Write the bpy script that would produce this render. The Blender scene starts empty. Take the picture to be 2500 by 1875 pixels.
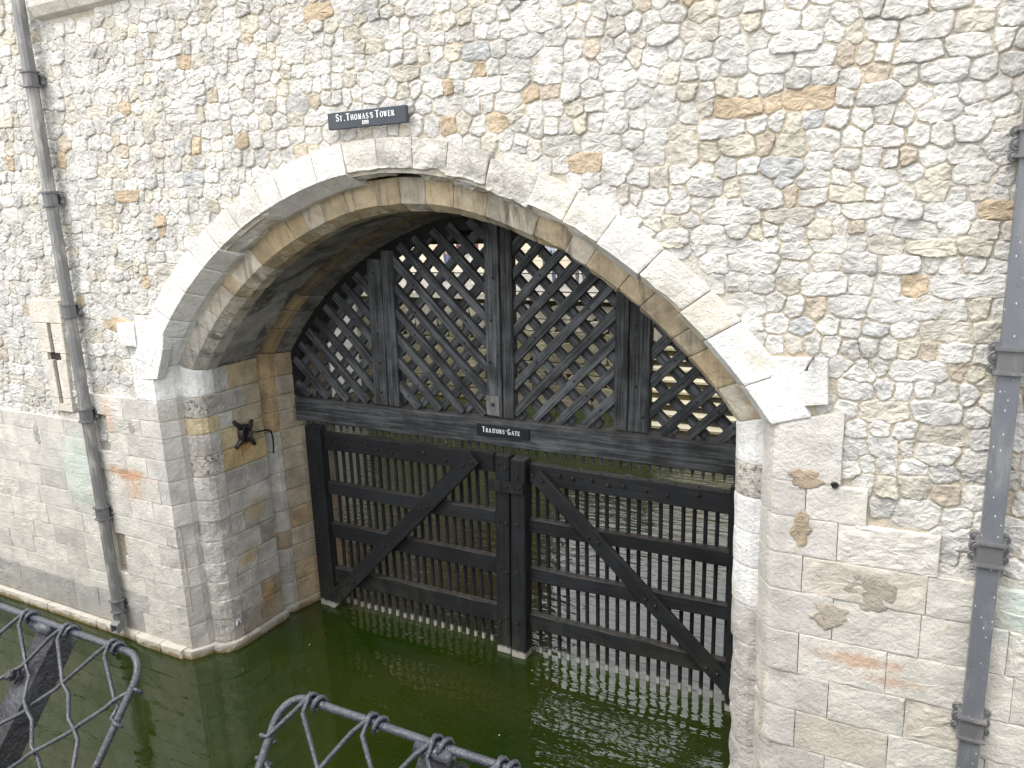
import bpy, bmesh, math, random
import numpy as np
from mathutils import Vector, Matrix, noise

random.seed(7)
SC = bpy.context.scene
COL = SC.collection
PI = math.pi
CAMZ = 4.646

# ------------------------------------------------------------------ camera, sky, sun, exposure
cd = bpy.data.cameras.new("camera")
cam = bpy.data.objects.new("camera", cd)
COL.objects.link(cam)
_r = Vector((0.8818166139, 0.4700818032, -0.0377168093))
_d = Vector((0.0728039140, -0.2147165267, -0.9739591384))
_f = Vector((-0.4659388903, 0.8561074182, -0.2235643957))
cam.matrix_world = Matrix(((_r.x, -_d.x, -_f.x, 0.0), (_r.y, -_d.y, -_f.y, -5.0), (_r.z, -_d.z, -_f.z, CAMZ), (0, 0, 0, 1)))
cd.sensor_width = 36.0
cd.lens = 36.0 * 1900.0 / 2500.0
cd.clip_start = 0.05
cd.clip_end = 2000.0
SC.camera = cam

SUN_EL, SUN_AZ = 60.0, 203.0          # azimuth clockwise from +Y: in front of the wall, a little to the left
w = bpy.data.worlds.new("World")
SC.world = w
w.use_nodes = True
wn = w.node_tree
bg = wn.nodes["Background"]
sky = wn.nodes.new("ShaderNodeTexSky")
sky.sky_type = 'NISHITA'
sky.sun_disc = False
sky.sun_elevation = math.radians(SUN_EL)
sky.sun_rotation = math.radians(SUN_AZ)
sky.dust_density = 4.0
sky.ozone_density = 0.6
sky.air_density = 1.0
# thin bright cloud cover over the blue: the same all round, only broken by soft noise
_tc = wn.nodes.new("ShaderNodeTexCoord")
_cn = wn.nodes.new("ShaderNodeTexNoise")
_cn.inputs['Scale'].default_value = 2.2
_cn.inputs['Detail'].default_value = 5.0
wn.links.new(_tc.outputs['Generated'], _cn.inputs['Vector'])
_cr = wn.nodes.new("ShaderNodeMapRange")
for _i, _v in ((1, 0.3), (2, 0.7), (3, 0.62), (4, 0.88)):
    _cr.inputs[_i].default_value = _v
wn.links.new(_cn.outputs['Fac'], _cr.inputs[0])
_cm = wn.nodes.new("ShaderNodeMix")
_cm.data_type = 'RGBA'
_cm.inputs[7].default_value = (9.5, 9.5, 9.45, 1.0)
wn.links.new(_cr.outputs[0], _cm.inputs[0])
wn.links.new(sky.outputs[0], _cm.inputs[6])
wn.links.new(_cm.outputs[2], bg.inputs[0])
bg.inputs[1].default_value = 0.15
sl = bpy.data.lights.new("sun", 'SUN')
sl.energy = 1.25
sl.angle = math.radians(24)
sl.color = (1.0, 0.96, 0.90)
so = bpy.data.objects.new("sun", sl)
COL.objects.link(so)
_sd = Vector((math.sin(math.radians(SUN_AZ)) * math.cos(math.radians(SUN_EL)),
              math.cos(math.radians(SUN_AZ)) * math.cos(math.radians(SUN_EL)), math.sin(math.radians(SUN_EL))))
so.rotation_euler = _sd.to_track_quat('Z', 'Y').to_euler()
so.location = _sd * 40
SC.view_settings.view_transform = 'Standard'
SC.view_settings.look = 'None'
SC.view_settings.exposure = 0.95
SC.view_settings.gamma = 1.0
SC.view_settings.use_curve_mapping = False

# ------------------------------------------------------------------ node helpers
def nd(nt, typ, ins=None, **props):
    n = nt.nodes.new(typ)
    for k, v in props.items():
        setattr(n, k, v)
    for k, v in (ins or {}).items():
        s = n.inputs[k]
        if isinstance(v, bpy.types.NodeSocket):
            nt.links.new(v, s)
        else:
            if isinstance(v, tuple) and len(v) == 3 and s.type == 'RGBA':
                v = v + (1.0,)
            s.default_value = v
    return n

def new_mat(name):
    m = bpy.data.materials.new(name)
    m.use_nodes = True
    nt = m.node_tree
    return m, nt, nt.nodes["Principled BSDF"]

def mth(nt, op, a, b=0.0, clamp=False):
    n = nd(nt, 'ShaderNodeMath', operation=op, use_clamp=clamp)
    for i, v in enumerate((a, b)):
        if isinstance(v, bpy.types.NodeSocket):
            nt.links.new(v, n.inputs[i])
        else:
            n.inputs[i].default_value = v
    return n.outputs[0]

def rng(nt, v, a, b, c=0.0, d=1.0, smooth=True):
    return nd(nt, 'ShaderNodeMapRange', {0: v, 1: a, 2: b, 3: c, 4: d}, interpolation_type='SMOOTHSTEP' if smooth else 'LINEAR').outputs[0]

def mixc(nt, f, a, b, mode='MIX'):
    n = nt.nodes.new('ShaderNodeMix')
    n.data_type = 'RGBA'
    n.blend_type = mode
    n.clamp_factor = True
    for s, v in ((n.inputs[0], f), (n.inputs[6], a), (n.inputs[7], b)):
        if isinstance(v, bpy.types.NodeSocket):
            nt.links.new(v, s)
        elif isinstance(v, tuple):
            s.default_value = v + (1.0,) if len(v) == 3 else v
        else:
            s.default_value = v
    return n.outputs[2]

def tex_noise(nt, vec, scale, detail=4.0, rough=0.55, dist=0.0):
    return nd(nt, 'ShaderNodeTexNoise', {'Vector': vec, 'Scale': scale, 'Detail': detail, 'Roughness': rough, 'Distortion': dist}).outputs['Fac']

def vscale(nt, vec, s):
    return nd(nt, 'ShaderNodeVectorMath', {0: vec, 1: s}, operation='MULTIPLY').outputs[0]

def stain(nt, P, c, r, amount=1.0, nscale=6.0, namp=0.9):
    q = nd(nt, 'ShaderNodeVectorMath', {0: P, 1: c}, operation='SUBTRACT').outputs[0]
    q = nd(nt, 'ShaderNodeVectorMath', {0: q, 1: r}, operation='DIVIDE').outputs[0]
    L = nd(nt, 'ShaderNodeVectorMath', {0: q}, operation='LENGTH').outputs['Value']
    n = tex_noise(nt, P, nscale, 5.0, 0.65)
    n9 = tex_noise(nt, P, nscale * 4.5, 4.0, 0.7)
    L = mth(nt, 'ADD', L, mth(nt, 'ADD', mth(nt, 'MULTIPLY', mth(nt, 'SUBTRACT', n, 0.5), namp * 2), mth(nt, 'MULTIPLY', mth(nt, 'SUBTRACT', n9, 0.5), 1.6)))
    return rng(nt, L, 1.05, 0.15, 0.0, amount)

def stone_mat(name, tint=None, mottled=0.25, pits=0.5, bump=0.5, blotch=None, streak=None, stains=(), rough=0.92, fine=38.0):
    m, nt, b = new_mat(name)
    P = nd(nt, 'ShaderNodeNewGeometry').outputs['Position']
    if tint is None:
        c = nd(nt, 'ShaderNodeAttribute', attribute_name='tint').outputs['Color']
    else:
        c = nd(nt, 'ShaderNodeRGB').outputs[0]
        c.default_value = tint + (1.0,)
    n1 = tex_noise(nt, P, 4.5, 6.0, 0.6)
    n2 = tex_noise(nt, P, fine, 5.0, 0.65)
    k = mth(nt, 'ADD', rng(nt, n1, 0.25, 0.75, 1.0 - mottled, 1.0 + mottled * 0.5), mth(nt, 'MULTIPLY', mth(nt, 'SUBTRACT', n2, 0.5), 0.5 * mottled + 0.24))
    c = mixc(nt, 1.0, c, nd(nt, 'ShaderNodeCombineColor', {0: k, 1: k, 2: k}).outputs[0], 'MULTIPLY')
    n3 = tex_noise(nt, P, 9.0, 5.0, 0.7, 0.4)
    c = mixc(nt, rng(nt, n3, 0.56, 0.74, 0.0, 0.35), c, (0.50, 0.40, 0.26))          # warm lichen/iron bloom
    if blotch:
        nb = tex_noise(nt, P, blotch[2], 6.0, 0.72, 0.6)
        c = mixc(nt, rng(nt, nb, blotch[3], blotch[3] + 0.16, 0.0, blotch[1]), c, blotch[0])
    if streak:
        ns = tex_noise(nt, vscale(nt, P, (9.0, 3.0, 0.9)), 1.6, 5.0, 0.6, 0.2)
        c = mixc(nt, rng(nt, ns, streak[2], streak[2] + 0.2, 0.0, streak[1]), c, streak[0])
    for (sc, sr, scol, sam) in stains:
        c = mixc(nt, stain(nt, P, sc, sr, sam), c, scol)
    zz = nd(nt, 'ShaderNodeSeparateXYZ', {0: P}).outputs[2]
    tz = mth(nt, 'ADD', zz, mth(nt, 'MULTIPLY', mth(nt, 'SUBTRACT', tex_noise(nt, P, 11.0, 4.0, 0.65), 0.5), 0.16))
    c = mixc(nt, rng(nt, tz, 0.34, 0.05, 0.0, 0.30), c, (0.34, 0.31, 0.24))
    c = mixc(nt, rng(nt, tz, 0.06, 0.015, 0.0, 0.85), c, (0.20, 0.14, 0.055))
    vo = nd(nt, 'ShaderNodeTexVoronoi', {'Vector': P, 'Scale': 55.0}).outputs['Distance']
    pit = mth(nt, 'MULTIPLY', rng(nt, vo, 0.22, 0.05, 0.0, 1.0), rng(nt, tex_noise(nt, P, 7.0, 3.0), 0.5, 0.66))
    c = mixc(nt, mth(nt, 'MULTIPLY', pit, pits * 0.75), c, (0.16, 0.14, 0.12))
    nt.links.new(c, b.inputs['Base Color'])
    b.inputs['Roughness'].default_value = rough
    b.inputs['Specular IOR Level'].default_value = 0.2
    n5 = tex_noise(nt, P, 17.0, 6.0, 0.7, 0.8)
    h = mth(nt, 'ADD', mth(nt, 'MULTIPLY', n2, 0.5), mth(nt, 'ADD', mth(nt, 'MULTIPLY', n1, 0.6), mth(nt, 'MULTIPLY', n5, 1.0)))
    h = mth(nt, 'SUBTRACT', h, mth(nt, 'MULTIPLY', pit, pits * 0.6))
    bp = nd(nt, 'ShaderNodeBump', {'Strength': bump, 'Distance': 0.034, 'Height': h})
    nt.links.new(bp.outputs[0], b.inputs['Normal'])
    return m

def wood_mat(name, dark, worn, amount, dust=None, foot=False, bump=0.5):
    m, nt, b = new_mat(name)
    O = nd(nt, 'ShaderNodeTexCoord').outputs['Object']
    geo = nd(nt, 'ShaderNodeNewGeometry')
    P = geo.outputs['Position']
    rnd = nd(nt, 'ShaderNodeObjectInfo').outputs['Random']
    O2 = nd(nt, 'ShaderNodeVectorMath', {0: O, 1: nd(nt, 'ShaderNodeCombineXYZ', {0: mth(nt, 'MULTIPLY', rnd, 37.0), 1: mth(nt, 'MULTIPLY', rnd, 11.0)}).outputs[0]}, operation='ADD').outputs[0]
    g = tex_noise(nt, vscale(nt, O2, (1.1, 26.0, 26.0)), 1.6, 7.0, 0.65, 0.15)
    g2 = tex_noise(nt, O2, 3.2, 4.0, 0.6)
    f = rng(nt, mth(nt, 'ADD', mth(nt, 'MULTIPLY', g, 0.6), mth(nt, 'MULTIPLY', g2, 0.4)), 0.40, 0.64, 0.0, amount)
    c = mixc(nt, f, dark, worn)
    c = mixc(nt, rng(nt, g, 0.34, 0.26, 0.0, 0.8), c, (0.006, 0.006, 0.007))
    k = rng(nt, rnd, 0.0, 1.0, 0.75, 1.25, False)
    c = mixc(nt, 1.0, c, nd(nt, 'ShaderNodeCombineColor', {0: k, 1: k, 2: k}).outputs[0], 'MULTIPLY')
    if dust:
        nz = nd(nt, 'ShaderNodeSeparateXYZ', {0: geo.outputs['Normal']}).outputs[2]
        dn = tex_noise(nt, P, 14.0, 4.0, 0.7)
        c = mixc(nt, mth(nt, 'MULTIPLY', rng(nt, nz, 0.5, 0.95), rng(nt, dn, 0.3, 0.62, 0.25, 0.9)), c, dust)
    if foot:
        z = nd(nt, 'ShaderNodeSeparateXYZ', {0: P}).outputs[2]
        c = mixc(nt, mth(nt, 'MULTIPLY', rng(nt, z, 0.75, 0.1, 0.0, 0.55), rng(nt, tex_noise(nt, vscale(nt, P, (1.0, 1.0, 0.3)), 9.0, 5.0, 0.7), 0.42, 0.62)), c, (0.040, 0.048, 0.026))
        fn = tex_noise(nt, vscale(nt, P, (1.0, 1.0, 0.25)), 22.0, 4.0, 0.7)
        hz = mth(nt, 'ADD', z, mth(nt, 'MULTIPLY', mth(nt, 'SUBTRACT', fn, 0.5), 0.08))
        c = mixc(nt, rng(nt, hz, 0.085, 0.05, 0.0, 0.85), c, (0.38, 0.37, 0.34))
    nt.links.new(c, b.inputs['Base Color'])
    b.inputs['Roughness'].default_value = 0.62
    b.inputs['Specular IOR Level'].default_value = 0.35
    bp = nd(nt, 'ShaderNodeBump', {'Strength': bump, 'Distance': 0.012, 'Height': mth(nt, 'ADD', g, mth(nt, 'MULTIPLY', g2, 0.3))})
    nt.links.new(bp.outputs[0], b.inputs['Normal'])
    return m

def metal_mat(name, base, worn, amount, rough=0.4, spots=0.0, nscale=9.0, bump=0.25, zstretch=0.35, metallic=0.0):
    m, nt, b = new_mat(name)
    P = nd(nt, 'ShaderNodeNewGeometry').outputs['Position']
    n = tex_noise(nt, vscale(nt, P, (1.0, 1.0, zstretch)), nscale, 6.0, 0.65, 0.4)
    n2 = tex_noise(nt, P, nscale * 7, 4.0, 0.6)
    c = mixc(nt, rng(nt, n, 0.47, 0.68, 0.0, amount), base, worn)
    c = mixc(nt, rng(nt, n2, 0.4, 0.3, 0.0, 0.35), c, tuple(x * 0.5 for x in base))
    if spots:
        vo = nd(nt, 'ShaderNodeTexVoronoi', {'Vector': vscale(nt, P, (1.0, 1.0, 0.55)), 'Scale': 34.0, 'Randomness': 1.0}).outputs['Distance']
        c = mixc(nt, rng(nt, mth(nt, 'ADD', vo, mth(nt, 'MULTIPLY', n2, 0.15)), 0.23, 0.16, 0.0, spots), c, (0.62, 0.62, 0.60))
    nt.links.new(c, b.inputs['Base Color'])
    b.inputs['Roughness'].default_value = rough
    b.inputs['Metallic'].default_value = metallic
    bp = nd(nt, 'ShaderNodeBump', {'Strength': bump, 'Distance': 0.004, 'Height': mth(nt, 'ADD', n2, n)})
    nt.links.new(bp.outputs[0], b.inputs['Normal'])
    return m

def plain_mat(name, col, rough=0.7, nvar=0.15, nscale=20.0):
    m, nt, b = new_mat(name)
    P = nd(nt, 'ShaderNodeNewGeometry').outputs['Position']
    n = tex_noise(nt, P, nscale, 4.0)
    nt.links.new(mixc(nt, rng(nt, n, 0.3, 0.7), tuple(x * (1 - nvar) for x in col), tuple(min(1, x * (1 + nvar)) for x in col)), b.inputs['Base Color'])
    b.inputs['Roughness'].default_value = rough
    return m

RUST = (0.48, 0.25, 0.12)
MINT = (0.52, 0.68, 0.60)
M = {}
M['rubble'] = stone_mat('rubble_stone', mottled=0.30, pits=0.45, bump=0.75)
M['ashlar'] = stone_mat('ashlar_limestone', mottled=0.20, pits=0.6, bump=0.5, blotch=((0.40, 0.36, 0.31), 0.55, 2.6, 0.60), stains=(
    ((-8.25, 0, 1.92), (0.42, 1.0, 0.55), MINT, 0.45), ((-7.98, 0, 2.2), (0.12, 1.0, 0.35), MINT, 0.5),
    ((-7.60, 0, 2.62), (0.13, 1.0, 0.30), (0.62, 0.42, 0.32), 0.6), ((-7.40, 0, 2.0), (0.48, 1.0, 0.10), RUST, 0.75),
    ((-7.35, 0, 1.86), (0.22, 1.0, 0.16), RUST, 0.5), ((-0.24, 0, 1.70), (0.34, 1.0, 0.07), RUST, 0.6),
    ((-0.05, 0, 1.60), (0.25, 1.0, 0.05), RUST, 0.45), ((0.62, 0, 2.3), (0.20, 1.0, 0.30), MINT, 0.55)))
M['jamb'] = stone_mat('jamb_limestone', mottled=0.34, pits=1.0, bump=0.85, blotch=((0.33, 0.27, 0.18), 0.65, 3.4, 0.56), streak=((0.30, 0.28, 0.25), 0.35, 0.55), stains=(
    ((-6.46, 0.62, 0.95), (0.4, 0.22, 0.14), (0.50, 0.32, 0.12), 0.6), ((-6.46, 0.80, 0.42), (0.4, 0.16, 0.12), (0.52, 0.30, 0.10), 0.6),
    ((-6.46, 0.78, 1.45), (0.4, 0.18, 0.16), (0.44, 0.30, 0.12), 0.6), ((-6.46, 0.72, 2.22), (0.4, 0.14, 0.12), (0.52, 0.25, 0.06), 0.6)))
M['spotted'] = stone_mat('sooty_spotted_limestone', mottled=0.3, pits=1.2, bump=0.9, blotch=((0.05, 0.045, 0.04), 0.9, 21.0, 0.49))
M['voussoir'] = stone_mat('white_voussoir_stone', mottled=0.20, pits=0.6, bump=0.7, blotch=((0.60, 0.53, 0.37), 0.5, 2.6, 0.55), streak=((0.42, 0.40, 0.36), 0.4, 0.56))
M['worn'] = stone_mat('eroded_voussoir_stone', mottled=0.35, pits=1.0, bump=1.0, blotch=((0.14, 0.13, 0.12), 0.7, 6.5, 0.56))
M['inner'] = stone_mat('stained_arch_stone', mottled=0.35, pits=0.7, bump=0.6, streak=((0.17, 0.145, 0.12), 0.75, 0.50), blotch=((0.40, 0.25, 0.10), 0.5, 2.8, 0.56))
M['soffit'] = stone_mat('sooty_shaded_soffit_stone', mottled=0.35, pits=0.6, bump=0.6, blotch=((0.06, 0.055, 0.05), 0.85, 2.6, 0.46))  # soot blotches; the stone tints also carry painted shade of the arch
M['mortar'] = stone_mat('pebbly_mortar', tint=(0.68, 0.60, 0.465), mottled=0.25, pits=0.6, bump=1.0, fine=70.0, blotch=((0.63, 0.615, 0.57), 0.85, 0.8, 0.44))
M['basin'] = stone_mat('mossy_basin_stone', mottled=0.4, pits=0.5, bump=0.8, blotch=((0.16, 0.14, 0.05), 0.7, 1.1, 0.50))
M['pale'] = stone_mat('pale_courtyard_stone', mottled=0.15, pits=0.2, bump=0.4)
M['paving'] = stone_mat('walkway_paving', tint=(0.42, 0.40, 0.36), mottled=0.2, pits=0.2, bump=0.3)
M['wood'] = wood_mat('black_painted_timber', (0.0075, 0.0082, 0.010), (0.019, 0.021, 0.025), 0.8, dust=(0.042, 0.036, 0.032), foot=True, bump=0.35)
M['lattice'] = wood_mat('weathered_black_timber', (0.022, 0.024, 0.027), (0.125, 0.134, 0.145), 1.0, dust=(0.075, 0.07, 0.066), bump=0.7)
M['iron'] = metal_mat('black_iron', (0.012, 0.012, 0.014), (0.05, 0.04, 0.035), 0.6, rough=0.45)
M['lead'] = metal_mat('grey_painted_lead', (0.165, 0.167, 0.170), (0.38, 0.37, 0.34), 0.85, rough=0.42, nscale=7.0)
M['lead_spotted'] = metal_mat('blue_grey_spotted_lead', (0.135, 0.145, 0.165), (0.27, 0.27, 0.27), 0.5, rough=0.4, spots=0.85, nscale=7.0)
M['bracket'] = metal_mat('dark_grey_bracket', (0.125, 0.127, 0.134), (0.26, 0.25, 0.24), 0.6, rough=0.4, nscale=14.0)
M['mesh'] = metal_mat('glossy_black_painted_wire', (0.016, 0.019, 0.029), (0.050, 0.055, 0.072), 0.5, rough=0.2, nscale=26.0, bump=0.6, zstretch=1.0)
M['mesh'].node_tree.nodes['Principled BSDF'].inputs['Coat Weight'].default_value = 0.25
M['mesh'].node_tree.nodes['Principled BSDF'].inputs['Specular IOR Level'].default_value = 0.55
M['post'] = metal_mat('tarry_black_post', (0.012, 0.013, 0.017), (0.06, 0.065, 0.08), 0.6, rough=0.3, nscale=22.0, bump=1.0, zstretch=1.0)
M['sign'] = metal_mat('dark_slate_sign', (0.030, 0.040, 0.055), (0.05, 0.058, 0.07), 0.6, rough=0.45, nscale=5.0, bump=0.1)
M['sign_black'] = metal_mat('black_sign_board', (0.010, 0.013, 0.018), (0.02, 0.024, 0.03), 0.5, rough=0.4, nscale=8.0, bump=0.1)
M['white'] = plain_mat('white_lettering', (0.82, 0.83, 0.85), 0.6, 0.04)
M['dark_void'] = plain_mat('dark_slot', (0.03, 0.025, 0.02), 0.9)

# ------------------------------------------------------------------ object helpers
W = {}
NONE = Matrix.Identity(4)
def tag(o, label=None, cat=None, group=None, kind=None):
    for k, v in (('label', label), ('category', cat), ('group', group), ('kind', kind)):
        if v is not None:
            o[k] = v
    return o

def put(o, mw=None, parent=None):
    COL.objects.link(o)
    mw = mw if mw is not None else Matrix.Identity(4)
    if parent is not None:
        o.parent = parent
        o.matrix_parent_inverse = W[parent.name].inverted()
    o.matrix_basis = mw
    W[o.name] = mw
    return o

def empty(name, loc, label, cat, group=None):
    o = bpy.data.objects.new(name, None)
    o.empty_display_size = 0.2
    put(o, Matrix.Translation(loc))
    return tag(o, label, cat, group)

def mesh_data(name, v, f, mat, smooth=False, tint=None, mats=None, midx=None):
    me = bpy.data.meshes.new(name)
    me.from_pydata([tuple(p) for p in v], [], f)
    for m in (mats or [mat]):
        me.materials.append(m)
    if tint is not None:
        a = me.attributes.new('tint', 'FLOAT_COLOR', 'POINT')
        t = np.asarray(tint, dtype=np.float32)
        if t.ndim == 1:
            t = np.tile(t, (len(v), 1))
        a.data.foreach_set('color', np.hstack([t[:, :3], np.ones((len(v), 1), np.float32)]).ravel())
    if smooth:
        me.polygons.foreach_set('use_smooth', [True] * len(me.polygons))
    if midx is not None:
        me.polygons.foreach_set('material_index', midx)
    me.update()
    return me

def mobj(name, v, f, mat, parent=None, smooth=False, tint=None, fix=False, mw=None, kind=None):
    me = mesh_data(name, v, f, mat, smooth, tint)
    if fix:
        bm = bmesh.new()
        bm.from_mesh(me)
        bmesh.ops.recalc_face_normals(bm, faces=bm.faces)
        bm.to_mesh(me)
        bm.free()
    o = bpy.data.objects.new(name, me)
    put(o, mw, parent)
    if kind:
        o['kind'] = kind
    return o

class MB:
    """collects pieces of one part"""
    def __init__(self):
        self.v, self.f = [], []
    def add(self, v, f):
        k = len(self.v)
        self.v += [tuple(p) for p in v]
        self.f += [tuple(i + k for i in q) for q in f]
    def box(self, a, b):
        x0, y0, z0 = a
        x1, y1, z1 = b
        self.add([(x0, y0, z0), (x1, y0, z0), (x1, y1, z0), (x0, y1, z0), (x0, y0, z1), (x1, y0, z1), (x1, y1, z1), (x0, y1, z1)],
                 [(0, 3, 2, 1), (4, 5, 6, 7), (0, 1, 5, 4), (1, 2, 6, 5), (2, 3, 7, 6), (3, 0, 4, 7)])
    def tube(self, pts, r, n=8, caps=True):
        v, f = tube_geo(pts, r, n, caps)
        self.add(v, f)
    def build(self, name, mat, parent=None, smooth=False, fix=False, tint=None, kind=None):
        return mobj(name, self.v, self.f, mat, parent, smooth, tint, fix, None, kind)

def tube_geo(pts, r, n=8, caps=True):
    pts = [Vector(p) for p in pts]
    rs = r if isinstance(r, (list, tuple)) else [r] * len(pts)
    v, f = [], []
    prev = None
    for i, p in enumerate(pts):
        t = (pts[min(i + 1, len(pts) - 1)] - pts[max(i - 1, 0)]).normalized()
        if prev is None:
            u = t.cross(Vector((0, 0, 1)))
            if u.length < 0.2:
                u = t.cross(Vector((1, 0, 0)))
            u.normalize()
        else:
            u = (prev - t * prev.dot(t)).normalized()
        prev = u
        q = t.cross(u)
        for k in range(n):
            a = 2 * PI * k / n
            v.append(p + (u * math.cos(a) + q * math.sin(a)) * rs[i])
    for i in range(len(pts) - 1):
        for k in range(n):
            k2 = (k + 1) % n
            f.append((i * n + k, i * n + k2, (i + 1) * n + k2, (i + 1) * n + k))
    if caps:
        f.append(tuple(range(n - 1, -1, -1)))
        f.append(tuple((len(pts) - 1) * n + k for k in range(n)))
    return v, f

_beam_cache = {}
def beam(name, a, b, wd, th, mat, parent=None, bev=0.006, wob=0.0, front=(0, -1, 0), seg=0.18):
    """timber from a to b: wd across, th along 'front'; local X runs along the grain"""
    a, b = Vector(a), Vector(b)
    X = b - a
    L = X.length
    X = X / L
    Z = Vector(front)
    Z = (Z - X * Z.dot(X)).normalized()
    Y = Z.cross(X)
    mw = Matrix(((X.x, Y.x, Z.x, 0), (X.y, Y.y, Z.y, 0), (X.z, Y.z, Z.z, 0), (0, 0, 0, 1)))
    mw.translation = (a + b) / 2
    n = max(1, int(L / seg)) if wob else 1
    xs = [-L / 2, -L / 2 + bev] + [-L / 2 + L * k / n for k in range(1, n)] + [L / 2 - bev, L / 2]
    hw, ht = wd / 2, th / 2
    v, f = [], []
    sd = random.random() * 99
    for i, x in enumerate(xs):
        e = bev if i in (0, len(xs) - 1) else 0.0
        c = [(-hw + bev, -ht), (hw - bev, -ht), (hw, -ht + bev), (hw, ht - bev), (hw - bev, ht), (-hw + bev, ht), (-hw, ht - bev), (-hw, -ht + bev)]
        for k, (y, z) in enumerate(c):
            y -= math.copysign(min(e, abs(y)), y)
            z -= math.copysign(min(e, abs(z)), z)
            if wob:
                y += wob * noise.noise(Vector((x * 2.3 + sd, k // 2 * 3.1, sd)))
                z += wob * noise.noise(Vector((x * 2.3 + sd, k // 2 * 3.1 + 50, sd)))
            v.append((x, y, z))
    for i in range(len(xs) - 1):
        for k in range(8):
            k2 = (k + 1) % 8
            f.append((i * 8 + k, i * 8 + k2, (i + 1) * 8 + k2, (i + 1) * 8 + k))
    f.append(tuple(range(7, -1, -1)))
    f.append(tuple((len(xs) - 1) * 8 + k for k in range(8)))
    return mobj(name, v, f, mat, parent, mw=mw)

def hexnut(name, p, r, h, mat, parent, direction=(0, -1, 0)):
    """a bolt head: washer plus domed head"""
    d = Vector(direction)
    u = d.orthogonal().normalized()
    q = d.cross(u)
    v, f = [], []
    prof = [(1.5, 0), (1.5, 0.25), (1.0, 0.3), (1.0, 0.8), (0.7, 1.0)]
    n = 6
    for s, hh in prof:
        for k in range(n):
            a = 2 * PI * k / n + 0.3
            v.append(Vector(p) + (u * math.cos(a) + q * math.sin(a)) * r * s + d * h * hh)
    for i in range(len(prof) - 1):
        for k in range(n):
            f.append((i * n + k, i * n + (k + 1) % n, (i + 1) * n + (k + 1) % n, (i + 1) * n + k))
    f.append(tuple((len(prof) - 1) * n + k for k in range(n)))
    return mobj(name, v, f, mat, parent, fix=True)

# ------------------------------------------------------------------ arch geometry (metres, water at z = 0, wall face at y = 0)
MX = -3.80
HW = 2.97
RF = 3.996
def arc_r(s):
    return RF - s
def spring_z(s):
    hw = HW - s
    return 1.0 + math.sqrt(arc_r(s) ** 2 - (hw + 0.35) ** 2)
def path_pt(side, s, q):
    """q in [-1,0]: jamb from below the water to the springing, q in [0,1]: arch to the apex"""
    if q <= 0:
        zs0 = spring_z(0)
        return MX + side * (HW - s), zs0 * (1 + q) + 0.6 * q + (spring_z(s) - zs0) * max(0.0, 1 + q * 11.0)
    r = arc_r(s)
    hw = HW - s
    t0 = math.acos(min(1, (hw + 0.35) / r))
    t1 = math.acos(0.35 / r)
    th = t0 + (t1 - t0) * q
    u = -0.35 + r * math.cos(th)
    return MX + side * u, 1.0 + r * math.sin(th) - 0.032 * math.exp(-(u / 0.30) ** 2)
def q_of_z(z, s=0.2):
    zs = spring_z(0)
    return (z - zs) / (zs + 0.6)
def z_arc(x, s):
    u = abs(x - MX)
    r = arc_r(s)
    if u > HW - s:
        return -9
    return 1.0 + math.sqrt(max(0, r * r - (u + 0.35) ** 2))

def densify(prof, step=0.035):
    out = []
    for (a, b) in zip(prof[:-1], prof[1:]):
        n = max(1, int(round(math.hypot(b[0] - a[0], b[1] - a[1]) / step)))
        for k in range(n):
            t = k / n
            out.append((a[0] + (b[0] - a[0]) * t, a[1] + (b[1] - a[1]) * t))
    out.append(prof[-1])
    return out

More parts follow.
